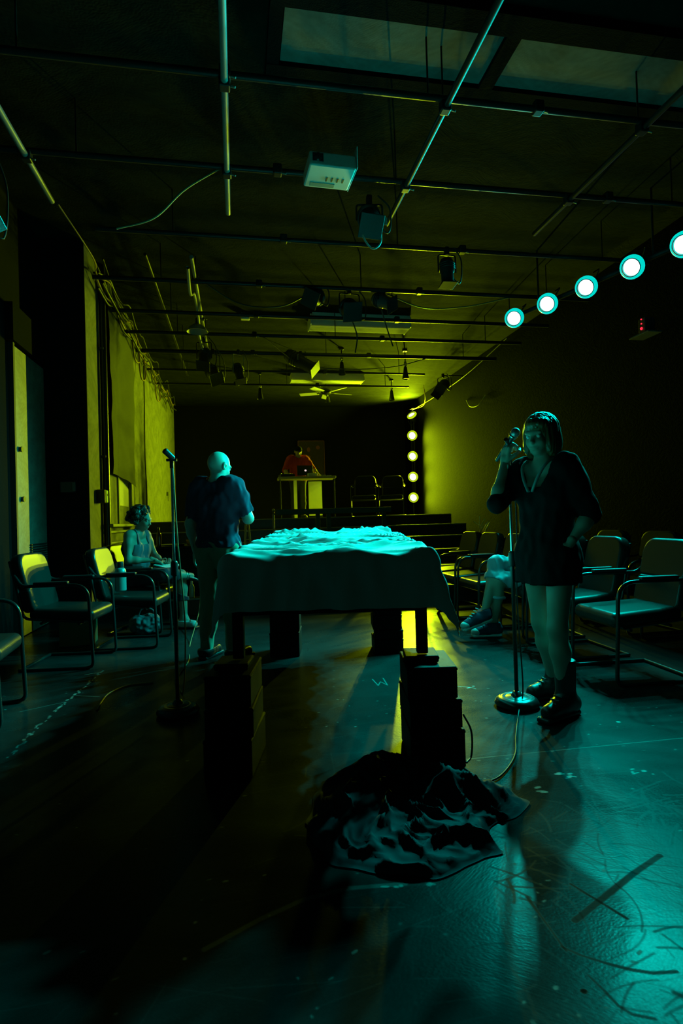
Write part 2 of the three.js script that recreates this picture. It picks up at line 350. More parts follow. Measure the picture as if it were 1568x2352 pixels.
part('stand_base', lathe([[.001, .05], [.06, .05], [.25, .02], [.26, 0], [.001, 0]]).translate(4.90, 0, -15.65), M.pipe, tower);
part('stand_pole', rod(V(5.02, 0, -15.65), V(5.02, 4.1, -15.65), .02), M.pipe, tower);
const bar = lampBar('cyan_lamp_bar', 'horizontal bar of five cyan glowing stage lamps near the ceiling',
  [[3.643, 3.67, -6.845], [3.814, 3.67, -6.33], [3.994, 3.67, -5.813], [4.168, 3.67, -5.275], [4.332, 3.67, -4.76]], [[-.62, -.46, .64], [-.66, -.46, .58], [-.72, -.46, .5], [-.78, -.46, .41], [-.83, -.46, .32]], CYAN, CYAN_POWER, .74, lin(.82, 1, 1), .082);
for (const t of [.15, .85]) part('hanger_rod', rod(V(3.643 + .69 * t + .16, 3.80, -6.845 + 2.085 * t - .15), V(3.643 + .69 * t + .16, H, -6.845 + 2.085 * t - .15), .012), M.pipe, bar);

// ------------------------------------------------------------------ pipe grid
function gridPipe(a, b, r, m, label, hang, clamps) {
  const o = thing('grid_pipe', label, 'pipe', [0, 0, 0], 0, 'ceiling pipe grid');
  part('pipe', rod(V(...a), V(...b), r, r, 14), m, o);
  const d = V(...b).sub(V(...a));
  for (const t of hang) { const p = V(...a).addScaledVector(d, t); part('hanger_rod', rod(p, V(p.x, H, p.z), .007, .007, 8), M.pipe, o); }
  for (const t of clamps) {
    const p = V(...a).addScaledVector(d, t), c = part('clamp', rbox(.075, .085, .075, .012, p.x, p.y + .01, p.z), M.pipe, o);
    part('clamp_bolt', rod(V(p.x, p.y, p.z), V(p.x + .07, p.y - .03, p.z + .02), .007, .007, 6), M.greyPipe, c);
  }
  return o;
}
[[-1.538, 'first'], [-.004, 'second'], [1.533, 'third'], [3.11, 'fourth']].forEach(([x, n], i) => gridPipe([x, 4.0, 2.4], [x, 4.0, -5.36], .024, i > 1 ? M.pipe : M.greyPipe, `${n} long ceiling pipe from the alcove wall running front to back`, [.1, .5, .8], [.795, .92]));
[[-3.75, 'crossing under the pale ceiling board', -2.1, .024], [-4.74, 'carrying the white projector', -2.0, .024], [-5.9, 'just behind the ends of the long pipes', -1.3, .024], [-7.06, 'carrying the cluster of black lamps', -1.6, .027], [-8.12, 'in front of the nearer strip light', -1.6, .027], [-9.0, 'behind the nearer strip light', -1.6, .027], [-9.96, 'carrying the large tilted spotlight', -1.6, .034], [-11.15, 'in front of the farther strip light', -1.6, .02], [-12.25, 'nearest the ceiling fan', -1.6, .02]]
  .forEach(([z, w, x0, r], i) => gridPipe([x0, 4.05, z], [i > 6 ? 3.9 : 4.9, 4.05, z], r, M.pipe, `black cross pipe ${w}`, [.12, .5, .9], i === 1 ? [.35, .8] : [.3, .62]));
gridPipe([-.43, 4.14, -6.6], [-.42, 4.1, -10.4], .022, M.greyPipe, 'pale pipe with taped cables over the seated woman', [.2, .8], [.15, .5, .9]);
single('taped_cable', tube([[-.48, 4.06, -6.7], [-.50, 4.0, -7.3], [-.47, 4.1, -7.6], [-.47, 4.07, -8.4], [-.5, 4.02, -9.0], [-.46, 3.9, -9.4], [-.43, 3.75, -9.8]], .02, 70), M.paleCable, 'pale cable taped along the short ceiling pipe', 'cable');
single('conduit_run', rod(V(-1.02, 4.42, -7.2), V(-1.0, 4.42, -13), .02), M.pipe, 'grey conduit fixed under the ceiling beside the left wall', 'conduit');

// ------------------------------------------------------------------ table on stacked blocks under a sheet
const T = { x: .6, z: -3.63, a: -10.4 * RAD, hw: .455, hl: 1.13, top: .93 };
// local +x to the right, local +z towards the camera
{
  const t = thing('low_table', 'black low table under a white sheet, raised on stacked blocks', 'table', [T.x, 0, T.z], T.a);
  part('tabletop', rbox(T.hw * 2, .045, T.hl * 2, .008, 0, T.top - .024, 0), M.blackWood, t);
  part('apron', rbox(T.hw * 2 - .06, .21, .025, .004, 0, T.top - .15, T.hl - .04), M.blackWood, t);
  part('apron', rbox(T.hw * 2 - .06, .21, .025, .004, 0, T.top - .15, -T.hl + .04), M.blackWood, t);
  for (const s of [-1, 1]) part('apron', rbox(.025, .21, T.hl * 2 - .1, .004, s * (T.hw - .035), T.top - .15, 0), M.blackWood, t);
  for (const [sx, sz, y0] of [[1, 1, .478], [-1, 1, .478], [1, -1, .50], [-1, -1, .50]]) part('leg', rbox(.05, T.top - .05 - y0, .05, .006, sx * (T.hw - .035), (T.top - .05 + y0) / 2, sz * (T.hl - .06)), M.blackWood, t);
}
function local(x, z) { const c = Math.cos(T.a), s = Math.sin(T.a); return [T.x + x * c + z * s, T.z - x * s + z * c]; }
function blockStack(lx, lz, label, layers) {
  let y = 0;
  const [x, z] = local(lx, lz);
  layers.forEach(([w, h, d, dx, dz, turn, what]) => {
    const o = thing('support_block', `${what} ${label}`, 'block', [x + dx, y, z + dz], T.a + turn, 'blocks raising the table');
    part('body', rbox(w, h - .004, d, .006, 0, h / 2, 0), M.blackWood, o);
    part('lid_edge', rbox(w + .004, .012, d + .004, .003, 0, h - .012, 0), M.blackWood, o);
    y += h;
  });
}
blockStack(.445, 1.03, 'under the table leg beside the heap of dark cloth', [[.24, .17, .34, .012, 0, .02, 'lowest black wooden box'], [.23, .13, .33, .006, 0, .04, 'second black wooden box'], [.22, .142, .32, 0, 0, .0, 'third black wooden box'], [.15, .034, .17, -.03, .0, -.03, 'small flat plate']]);
blockStack(-.445, 1.06, 'under the table leg beside the left microphone stand', [[.21, .17, .36, 0, 0, -.03, 'lowest black wooden box'], [.21, .13, .35, 0, 0, .02, 'second black wooden box'], [.2, .142, .34, 0, 0, 0, 'third black wooden box'], [.15, .034, .17, 0, .02, 0, 'small flat plate']]);
blockStack(.42, -1.06, 'under the far table leg on the yellow lamp side', [[.235, .12, .3, 0, 0, .03, 'lowest black flat box'], [.23, .075, .3, .01, 0, -.02, 'second black flat box'], [.235, .12, .29, -.005, 0, .01, 'third black flat box'], [.225, .075, .29, .008, 0, -.03, 'fourth black flat box'], [.23, .108, .28, 0, 0, .02, 'fifth black flat box']]);
blockStack(-.42, -1.06, 'under the far table leg beside the bald man', [[.24, .2, .3, 0, 0, .0, 'lowest black wooden box'], [.24, .17, .3, 0, 0, .03, 'second black wooden box'], [.235, .128, .3, 0, 0, -.02, 'third black wooden box']]);
{ // the sheet
  const W = T.hw + .02, L = T.hl + .015, ovx = .27, ovz = .235, nu = 150, nv = 220, y0 = T.top + .004;
  const g = new THREE.PlaneGeometry(1, 1, nu, nv), p = g.attributes.position, uv = g.attributes.uv;
  const bend = (d, r) => { // outward run and drop of cloth that is d beyond the edge, rolled over radius r
    const q = r * Math.PI / 2;
    return d <= 0 ? [0, 0] : d < q ? [r * Math.sin(d / r), r * (1 - Math.cos(d / r))] : [r, r + d - q];
  };
  const ridge = (x) => 1 - Math.abs(x);
  for (let i = 0; i < p.count; i++) {
    const s = p.getX(i) * 2 * (W + ovx), t = -p.getY(i) * 2 * (L + ovz), sx = Math.sign(s), st = Math.sign(t);
    const ex = s > 0 ? W : W, ox = Math.max(0, Math.abs(s) - ex + .02), oz = Math.max(0, Math.abs(t) - L + .02), cx = Math.min(Math.abs(s), ex - .02) * sx, cz = Math.min(Math.abs(t), L - .02) * st;
    const o = Math.hypot(ox, oz), dx = o ? ox / o * sx : 0, dz = o ? oz / o * st : 0, [run, drop] = bend(o, .045);
    const corner = ox > 0 && oz > 0 ? Math.min(ox, oz) / Math.max(ox, oz) : 0;
    const hang = Math.max(0, drop - .03), k = n2(cx * 3.1 + 7, cz * 3.1) , fold = hang * (.07 * Math.sin((ox > oz ? cz : cx) * 21 + 3 * k) + .04 + (s > 0 ? .28 : .08) * corner + (s > 0 && t > 0 ? .08 : 0));
    // wrinkles on the top: long soft ridges running across, flatter near the camera
    const far = THREE.MathUtils.smoothstep(-cz, -1.0, .9);
    const wx = s + .10 * n2(s * 1.7, t * 1.7 + 3), wt = t + .14 * n2(s * 1.3 + 5, t * 1.1);
    const w1 = Math.pow(ridge(n2(wx * .95 + .4 * wt, wt * 2.8 + 2)), 2.6), w2 = Math.pow(ridge(n2(wx * 1.5 + 9, wt * 4.6)), 2.6);
    const top = (.032 + .046 * far) * w1 + (.014 + .010 * far) * w2 + .012 * (1 - Math.abs(s) / (W + .1)) * far;
    const onTop = Math.max(0, 1 - drop / .05);
    p.setXYZ(i, cx + dx * (run + fold) + .006 * n2(s * 9, t * 9) * (1 - onTop) + (1 - onTop) * .012 * n2(cz * 6, hang * 4), y0 + top * (.12 + .88 * onTop) * (drop > .05 ? 0 : 1) - drop, cz + dz * (run + fold) + (1 - onTop) * .012 * n2(cx * 7 + 4, hang * 3));
    uv.setXY(i, s, t);
  }
  g.computeVertexNormals();
  const under = g.clone(), q = under.attributes.position, n = g.attributes.normal;
  for (let i = 0; i < q.count; i++) q.setXYZ(i, q.getX(i) - n.getX(i) * .0025, q.getY(i) - n.getY(i) * .0025, q.getZ(i) - n.getZ(i) * .0025);
  under.index.array.reverse(); under.computeVertexNormals();
  const o = single('bed_sheet', [g, under], M.sheet, 'crumpled white bed sheet draped over the low table', 'sheet');
  o.position.set(T.x, 0, T.z); o.rotation.y = T.a;
}

// ------------------------------------------------------------------ heap of dark cloth
{
  const R = [[0.21, -2.04], [.30, -2.28], [.428, -2.40], [.58, -2.37], [.70, -2.33], [.86, -2.32], [.95, -2.30], [.97, -2.16], [1.02, -2.08], [1.05, -1.99], [.97, -1.93], [.85, -1.87], [.80, -1.80], [.82, -1.74], [.70, -1.70], [.55, -1.665], [.38, -1.72], [.25, -1.84]];
  const cx = .62, cz = -2.03, rings = 46, seg = 180, pos = [], idx = [], uv = [];
  const edge = new THREE.CatmullRomCurve3(R.map(([x, z]) => V(x, 0, z)), true, 'catmullrom', .35);
  const bump = (x, z, bx, bz, rx, rz, h, a = 0) => { const c = Math.cos(a), s = Math.sin(a), u = ((x - bx) * c + (z - bz) * s) / rx, v = (-(x - bx) * s + (z - bz) * c) / rz, d = u * u + v * v; return d < 1 ? h * (1 - d) * (1 - d) : 0; };
  for (let j = 0; j <= rings; j++) for (let i = 0; i <= seg; i++) {
    const e = edge.getPoint((i % seg) / seg), f = j / rings, x = cx + (e.x - cx) * f, z = cz + (e.z - cz) * f;
    let y = .012 + bump(x, z, .60, -2.28, .36, .13, .10, .05) + bump(x, z, .45, -2.12, .24, .25, .07) + bump(x, z, .78, -2.12, .17, .14, .08, -.5) + bump(x, z, .93, -2.06, .13, .1, .06, .6) + bump(x, z, .78, -1.84, .12, .1, .035) + bump(x, z, .55, -1.88, .25, .2, .04);
    const r1 = Math.pow(1 - Math.abs(n2(x * 5.2 + z * 2, z * 5.2 - x * 2.1)), 4), r2 = Math.pow(1 - Math.abs(n2(x * 11 + 3, z * 11)), 3);
    y += (.038 * r1 + .012 * r2) * (1 - f * f * .75);
    y *= f > .93 ? Math.max(.12, (1 - f) / .07) : 1;
    pos.push(x + .02 * n2(x * 6, z * 6 + 5), Math.max(.004, y), z + .02 * n2(x * 6 + 8, z * 6)); uv.push(x, z);
  }
  for (let j = 0; j < rings; j++) for (let i = 0; i < seg; i++) { const a = j * (seg + 1) + i, b = a + seg + 1; idx.push(a, a + 1, b, b, a + 1, b + 1); }
  const g = new THREE.BufferGeometry(); g.setAttribute('position', new THREE.Float32BufferAttribute(pos, 3)); g.setAttribute('uv', new THREE.Float32BufferAttribute(uv, 2)); g.setIndex(idx); g.computeVertexNormals();
  single('dark_cloth_heap', g, M.navy, 'crumpled heap of dark navy cloth on the floor before the table', 'cloth');
}

// ------------------------------------------------------------------ padded armchairs with tube frames
function roundedBack(w, h, r) {
  const s = new THREE.Shape(), x = w / 2;
  s.moveTo(-x + .03, 0); s.lineTo(x - .03, 0); s.quadraticCurveTo(x, 0, x, .03); s.lineTo(x, h - r); s.quadraticCurveTo(x - .01, h, x - r, h); s.lineTo(-x + r, h); s.quadraticCurveTo(-x + .01, h, -x, h - r); s.lineTo(-x, .03); s.quadraticCurveTo(-x, 0, -x + .03, 0);
  const g = new THREE.ExtrudeGeometry(s, { depth: .035, bevelEnabled: true, bevelThickness: .028, bevelSize: .022, bevelSegments: 5, curveSegments: 12, steps: 1 });
  return g;
}
function makeChair(label, group) {
  const t = thing('padded_armchair', label, 'chair', [0, 0, 0], 0, group);
  const seat = new RoundedBoxGeometry(.47, .095, .50, 5, .042), sp = seat.attributes.position;
  for (let i = 0; i < sp.count; i++) { const x = sp.getX(i), z = sp.getZ(i), y = sp.getY(i); if (y > 0) sp.setY(i, y + .022 * (1 - (x / .24) ** 2) * (1 - (z / .26) ** 2)); sp.setX(i, x * (1 + .06 * (z / .25))); }
  seat.computeVertexNormals();
  part('seat', seat.rotateX(.05).translate(0, .415, .03), M.vinyl, t);
  const b = part('backrest', [roundedBack(.42, .235, .09).translate(0, .21, 0).rotateX(-.23).translate(0, .44, -.235), roundedBack(.42, .16, .02).translate(0, 0, .006).rotateX(-.23).translate(0, .46, -.235)], M.vinyl, t);
  part('back_shell', rbox(.40, .40, .018, .008, 0, .21, -.04).rotateX(-.23).translate(0, .46, -.235), M.plastic, b);
  for (const s of [-1, 1]) {
    part('arm_frame', bent([[s * .235, .74, -.31], [s * .265, .655, -.24], [s * .265, .655, .255], [s * .265, .013, .285], [s * .265, .013, -.27]], [.04, .12, .05], .0125, 90, 10), M.blackMetal, t);
    part('arm_pad', rbox(.045, .022, .26, .01, s * .265, .675, -.02), M.plastic, t);
    part('rear_leg', bent([[s * .235, .74, -.31], [s * .225, .40, -.25], [s * .225, .36, .2]], [.05], .0115, 40, 8), M.blackMetal, t);
  }
  part('floor_bar', rod(V(-.265, .013, -.27), V(.265, .013, -.27), .0125), M.blackMetal, t);
  part('seat_rail', rod(V(-.265, .352, .18), V(.265, .352, .18), .011), M.blackMetal, t);
  part('seat_rail', rod(V(-.225, .36, -.12), V(.225, .36, -.12), .011), M.blackMetal, t);
  return t;
}
const EAST = Math.PI / 2, WEST = -Math.PI / 2;
const chair0 = makeChair('padded armchair in the alcove, yellow light across its empty back', 'padded chairs along the left wall');
chair0.position.set(-1.37, 0, -4.97); chair0.rotation.y = EAST - .12;
const LG = 'padded chairs along the left wall', RG = 'padded chairs along the right side', BG = 'padded chairs of the second right row';
dup(chair0, [-.97, 0, -5.56], EAST - .12, 'padded armchair holding the metal water bottle', LG);
dup(chair0, [-.98, 0, -6.27], EAST - .25, 'padded armchair the woman with the notebook sits on', LG);
dup(chair0, [-1.60, 0, -3.62], EAST + .1, 'padded armchair cut off nearest the tape residue', LG);
dup(chair0, [2.60, 0, -3.42], WEST - .06, 'padded armchair directly behind the standing woman in boots, end of row', RG);
dup(chair0, [2.62, 0, -4.10], WEST - .03, 'padded armchair between the row end and the jeans wearer', RG);
dup(chair0, [2.72, 0, -4.80], WEST - .1, 'padded armchair that the person in rolled jeans sits on', RG);
dup(chair0, [2.55, 0, -5.42], WEST, 'empty padded armchair beside the rolled jeans and sneakers', RG);
dup(chair0, [2.54, 0, -6.02], WEST + .02, 'second empty padded armchair from the stepped platform', RG);
dup(chair0, [2.56, 0, -6.62], WEST + .04, 'empty padded armchair next to the stepped platform, right row', RG);
[[-3.30, 'the row-end chair beside the standing person'], [-4.0, 'the chair between row end and jeans wearer'], [-4.7, 'the chair of the person in rolled jeans'], [-5.4, 'the empty chair beside the sneakers']].forEach(([z, w]) => dup(chair0, [3.62, 0, z], WEST, `second-row padded armchair directly behind ${w}`, BG));
dup(chair0, [2.72, 1.14, -11.9], -.3, 'padded armchair on the platform nearer the desk', 'chairs on the platform');
dup(chair0, [3.36, 1.14, -12.0], -.35, 'padded armchair on the platform nearer the yellow lamps', 'chairs on the platform');

// ------------------------------------------------------------------ microphone stands
function micStand(label, [x, z], top, r) {
  const o = thing('microphone_stand', label, 'microphone stand', [x, 0, z]);
  part('base', lathe([[.001, .0], [r, .004], [r + .008, .02], [r * .96, .042], [r * .82, .052], [r * .78, .049], [r * .74, .054], [r * .6, .056], [r * .56, .052], [r * .52, .057], [r * .3, .06], [.03, .064], [.02, .085], [.001, .085]], 40), M.blackMetal, o);
  part('lower_tube', rod(V(0, .07, 0), V(0, .82, 0), .0115), M.blackMetal, o);
  part('clutch', lathe([[.0125, 0], [.021, .006], [.021, .075], [.016, .085], [.0125, .088]], 20).translate(0, .80, 0), M.plastic, o);
  part('upper_tube', rod(V(0, .84, 0), V(0, top - .04, 0), .008), M.chrome, o);
  part('swivel', rbox(.022, .05, .022, .006, 0, top - .03, 0), M.plastic, o);
  return o;
}
function microphone(name, label, [x, y, z], tilt, turn) {
  const o = thing(name, label, 'microphone', [x, y, z], turn); o.rotation.x = tilt; o.rotation.order = 'YXZ';
  part('handle', lathe([[.001, -.15], [.011, -.15], [.0125, -.12], [.0165, .02], [.02, .04], [.022, .046]], 20), M.plastic, o);
  part('collar', lathe([[.022, .044], [.0265, .05], [.0265, .056], [.022, .06]], 20), M.chrome, o);
  part('grille', new THREE.SphereGeometry(.0265, 20, 14).scale(1, 1.05, 1).translate(0, .074, 0), M.mesh, o);
  return o;
}
const sR = micStand('black microphone stand with round base before the standing woman', [1.551, -3.03], 1.50, .118);
part('mic_clip', bent([[0, 1.47, 0], [-.005, 1.51, .01], [-.03, 1.53, .03]], .02, .013, 20), M.plastic, sR);
const sL = micStand('microphone stand with empty clip in front of the seated woman', [-.365, -3.42], 1.48, .115);
part('mic_clip', [lathe([[.013, -.035], [.017, -.03], [.018, .035], [.014, .04]], 20).rotateX(.9).rotateY(-.9).translate(-.012, 1.505, .01), rbox(.014, .04, .016, .005, 0, 1.475, 0)], M.plastic, sL);
part('clip_screw', rod(V(-.03, 1.475, 0), V(.03, 1.475, 0), .008), M.chrome, sL);
microphone('microphone', 'silver handheld microphone gripped by the standing woman', [1.55, 1.515, -3.02], -.9, .2 + Math.PI);
single('microphone_cable', tube([[1.56, 1.42, -3.02], [1.575, 1.1, -3.01], [1.566, .6, -3.015], [1.575, .12, -3.0], [1.50, .02, -2.91], [1.33, .007, -2.62], [1.206, .007, -2.395], [1.059, .007, -2.232], [.964, .012, -2.195], [.90, .05, -2.24]], .0042, 140, 7), M.cable, 'black microphone cable from the right stand to the cloth heap', 'cable');
single('cable', tube([[.985, .20, -2.44], [1.0, .14, -2.39], [.985, .05, -2.36], [.94, .04, -2.31]], .0045, 40, 7), M.cable, 'short black cable curving down beside the front block stack', 'cable');
single('left_stand_cable', tube([[-.36, 1.44, -3.42], [-.345, 1.0, -3.44], [-.33, .5, -3.6], [-.36, .06, -3.75], [-.40, .006, -3.9], [-.45, .006, -4.2], [-.41, .006, -4.7], [-.45, .006, -5.36], [-.42, .2, -6.3], [-.46, .5, -7.0]], .0045, 140, 7), M.orangeCable, 'tan cable trailing from the empty microphone stand', 'cable');
single('floor_cable', tube([[-.851, .006, -3.6], [-.86, .006, -3.75], [-.85, .008, -3.94], [-.76, .006, -4.1], [-.6, .006, -4.12]], .005, 50, 7), M.orangeCable, 'short tan cable curled on the floor near tape residue', 'cable');

// ------------------------------------------------------------------ things hung from the ceiling
function stripLight(label, x0, x1, z) {
  const o = thing('strip_light', label, 'ceiling light', [(x0 + x1) / 2, H, z], 0, 'ceiling strip lights');
  const w = x1 - x0, s = new THREE.Shape();
  s.moveTo(-.17, -.05); s.lineTo(-.12, -.125); s.quadraticCurveTo(-.11, -.135, -.09, -.135); s.lineTo(.09, -.135); s.quadraticCurveTo(.11, -.135, .12, -.125); s.lineTo(.17, -.05); s.lineTo(.165, -.048); s.lineTo(.115, -.12); s.lineTo(.09, -.13); s.lineTo(-.09, -.13); s.lineTo(-.115, -.12); s.lineTo(-.165, -.048);
  part('diffuser', new THREE.ExtrudeGeometry(s, { depth: w, bevelEnabled: false }).scale(1.4, 1.4, 1).rotateY(Math.PI / 2).translate(-w / 2, 0, 0), M.diffuser, o, 'white acrylic wraparound diffuser');
  part('ballast_housing', rbox(w * .98, .066, .48, .008, 0, -.034, 0), M.white, o);
  for (const sx of [-1, 1]) part('end_cap', rbox(.015, .17, .42, .006, sx * w / 2, -.1, 0), M.white, o);
  for (const dz of [-.055, .055]) part('tube', rod(V(-w / 2 + .03, -.12, dz), V(w / 2 - .03, -.12, dz), .013), M.paper, o, 'unlit fluorescent tube');
  for (const sx of [-.6, .6]) part('hanger', rod(V(sx * w / 2, -.04, 0), V(sx * w / 2, 0, 0), .006), M.pipe, o);
}
stripLight('unlit white strip light behind the cluster of black lamps', 1.28, 2.98, -9.35);
stripLight('unlit white strip light above the ceiling fan', 1.31, 3.0, -13.0);
single('strip_light_raceway', [rbox(.95, .05, .06, .008, .72, 4.475, -9.3), rbox(.14, .1, .1, .01, .22, 4.45, -9.3)], M.white, 'white cable raceway beside the nearer strip light', 'raceway');
{ // ceiling fan
  const o = thing('ceiling_fan', 'white five-blade ceiling fan hanging below the far strip light', 'fan', [2.17, H, -13.25]);
  part('down_rod', rod(V(0, 0, 0), V(0, -.26, 0), .014), M.pipe, o);
  part('canopy', lathe([[.001, 0], [.07, 0], [.06, -.04], [.02, -.07]]), M.white, o);
  part('motor', lathe([[.001, -.24], [.08, -.25], [.125, -.29], [.13, -.36], [.10, -.41], [.001, -.42]]), M.blackMetal, o);
  for (let k = 0; k < 5; k++) {
    const b = part('blade', rbox(.46, .008, .14, .004, .42, 0, 0).rotateX(.22).translate(0, -.385, 0).rotateY(k * Math.PI * .4 + .25), M.white, o);
    part('blade_bracket', rbox(.12, .012, .05, .004, .16, -.39, 0).rotateY(k * Math.PI * .4 + .25), M.chrome, b);
  }
  part('lamp_arm', bent([[0, -.42, 0], [.02, -.5, .02], [.03, -.52, .02]], .02, .012, 20), M.blackMetal, o);
  part('lamp_cup', lathe([[.03, 0], [.045, -.06], [.055, -.13], [.05, -.13], [.03, -.01]]).translate(.03, -.48, .02), M.blackMetal, o);
}
{ // projector
  const o = thing('projector', 'white projector mounted under the ceiling pipe, lens towards camera', 'projector', [.80, 3.83, -4.42], .05);
  part('housing', rbox(.37, .11, .30, .014, 0, .055, 0, 3), M.white, o);
  part('lens_recess', rbox(.085, .065, .01, .004, -.12, .06, .151), M.plastic, o);
  part('lens', lathe([[.001, .02], [.024, .018], [.032, .0], [.032, -.02]]).rotateX(Math.PI / 2).translate(-.12, .06, .155), M.blackMetal, o);
  part('label_plate', rbox(.2, .004, .05, .001, -.04, -.001, -.1), M.steelBottle, o, 'greenish label plate underneath');
  for (let k = 0; k < 4; k++) part('vent_slot', rbox(.012, .004, .05, .001, -.02 + k * .045, -.001, -.02), M.plastic, o);
  part('side_flange', rbox(.006, .17, .33, .002, .19, .09, 0), M.white, o);
  part('mount_pole', rod(V(0, .11, -.2), V(0, .25, -.32), .02), M.pipe, o);
}
// stage lanterns: body tube, lens end, yoke, clamp, optional barn doors; local -y is the beam
function lantern(name, label, pos, hang, dir, len, r, o2 = {}) {
  const o = thing(name, label, 'stage light', pos, 0, 'unlit stage lights on the pipes');
  const d = V(...dir).normalize(), q = new THREE.Quaternion().setFromUnitVectors(V(0, -1, 0), d), put = (g) => g.applyQuaternion(q);
  part('body', put(lathe([[.001, len * .5], [r * .8, len * .48], [r, len * .36], [r, 0], [r * .86, -len * .05], [r * .86, -len * .4], [r * 1.0, -len * .43], [r * 1.0, -len * .5], [r * .86, -len * .5], [r * .8, -len * .3], [.001, -len * .28]], 24)), o2.m ?? M.lamp, o);
  for (let k = 0; k < 3; k++) part('cooling_fin', put(lathe([[r, len * (.1 + k * .08)], [r + .012, len * (.11 + k * .08)], [r + .012, len * (.125 + k * .08)], [r, len * (.135 + k * .08)]], 24)), M.lamp, o);
  part('colour_frame', put(rbox(r * 2.15, .012, r * 2.15, .004, 0, -len * .5, 0)), o2.frame ?? M.lamp, o);
  const side = V(0, 1, 0).cross(d); if (side.length() < .1) side.set(1, 0, 0); side.normalize().multiplyScalar(r + .02);
  part('yoke', bent([[side.x, 0, side.z], [side.x, hang - .06, side.z], [-side.x, hang - .06, -side.z], [-side.x, 0, -side.z]], .03, .009, 40, 6), o2.yoke ?? M.pipe, o);
  part('clamp', rbox(.05, .09, .06, .01, 0, hang - .02, 0), M.pipe, o);
  if (o2.doors) for (const s of [-1, 1]) part('barn_door', put(rbox(r * 1.9, r * 1.5, .006, .002, 0, -r * .75, 0).rotateX(s * .45).translate(0, -len * .5, -s * r)), M.lamp, o);
  part('power_cable', tube([[0, len * .1, 0], [side.x * 1.4, -.12, side.z], [side.x * 1.2 + .05, hang * .5, side.z], [.08, hang + .02, .02]], .008, 30, 6), M.cable, o);
  return o;
}
lantern('spotlight', 'large black lamp by the projector with looping cable', [1.28, 3.86, -5.05], .2, [-.1, -.7, .7], .36, .10);
single('lamp_cable_loop', tube([[1.22, 3.78, -5.0], [1.2, 3.66, -4.98], [1.28, 3.56, -4.98], [1.36, 3.62, -4.98], [1.37, 3.8, -5.0]], .008, 40), M.paleCable, 'thin cable loop below the large lamp by the projector', 'cable');
single('safety_tag', rbox(.03, .07, .006, .002, 1.41, 3.82, -4.98), M.trim, 'small pale tag hanging beside the large black lamp', 'tag');
lantern('spotlight', 'black lamp at the window side of the centre cluster', [1.05, 3.93, -7.1], .13, [-.5, -.4, .77], .3, .10);
lantern('spotlight', 'round black lamp hanging lowest in the centre cluster', [1.50, 3.80, -7.1], .26, [.1, -.55, .83], .28, .115);
lantern('spotlight', 'black lamp with grey side at the cyan side of the cluster', [1.95, 3.92, -7.1], .14, [.55, -.5, .65], .32, .09, { m: M.lampGrey });
lantern('spotlight', 'large tilted black spotlight on the pipe before the fan', [1.18, 3.90, -9.9], .16, [.72, -.5, .35], .62, .12, { yoke: M.greyPipe });
lantern('spotlight', 'black lamp with bright metal colour frame near left wall', [-.33, 3.66, -9.9], .4, [.35, -.65, .62], .36, .11, { frame: M.chrome });
lantern('spotlight', 'narrow black lamp with bright clip beside the left cluster', [.10, 3.68, -9.9], .38, [.2, -.9, .3], .34, .09, { yoke: M.greyPipe });
lantern('spotlight', 'black lamp clustered under the taped pipe', [-.45, 3.78, -9.4], .32, [-.1, -.8, .5], .36, .10);
const wallLamp = lantern('spotlight', 'black lamp high on the wall beside the yellow tower', [4.62, 4.02, -12.0], .25, [-.6, -.5, .6], .36, .11, { doors: true });
part('wall_arm', rod(V(0, .23, 0), V(.55, .23, 0), .016), M.pipe, wallLamp);
lantern('spotlight', 'dark lamp hanging from the pipe before the lamp cluster', [2.36, 3.8, -5.9], .25, [0, -1, .1], .3, .08);
lantern('spotlight', 'wide lamp with bright frame above the alcove', [-1.86, 3.50, -4.74], .55, [.55, -.5, .66], .26, .09, { frame: M.chrome });
{ // work lamp dish
  const o = thing('work_lamp', 'dish-shaped metal work lamp clipped under the taped pipe', 'work lamp', [-.5, 3.96, -8.55]);
  part('dish', lathe([[.02, .09], [.05, .08], [.12, .03], [.155, -.03], [.15, -.032], [.115, .02], [.045, .07], [.02, .078]], 32), M.greyPipe, o);
  part('socket', lathe([[.001, .17], [.022, .17], [.025, .08], [.02, .07]], 20), M.plastic, o);
  part('clip', bent([[0, .16, 0], [.04, .2, 0], [.06, .17, 0]], .02, .01, 20), M.chrome, o);
}
// small cone downlights on stems
function coneLight(label, [x, y, z]) {
  const o = thing('cone_downlight', label, 'ceiling light', [x, y, z], 0, 'small cone downlights');
  part('shade', lathe([[.02, .14], [.034, .12], [.045, .02], [.072, -.12], [.068, -.12], [.04, .02], [.02, .1]], 20), M.blackMetal, o);
  part('neck', lathe([[.001, .24], [.024, .24], [.03, .2], [.028, .15], [.015, .14]], 16), M.chrome, o);
  part('stem', rod(V(0, .2, 0), V(0, H - y, 0), .012), M.blackMetal, o);
  part('mount', rbox(.09, .035, .09, .01, 0, H - y - .018, 0), M.blackMetal, o);
}
coneLight('black cone downlight between the two strip lights', [2.13, 4.09, -11.0]);
coneLight('black cone downlight on the tower side of the strip lights', [3.44, 4.02, -11.0]);
coneLight('black cone downlight closest to the yellow tower', [3.82, 4.10, -13.4]);
coneLight('black cone downlight on the far left of the fan', [.60, 4.02, -13.0]);
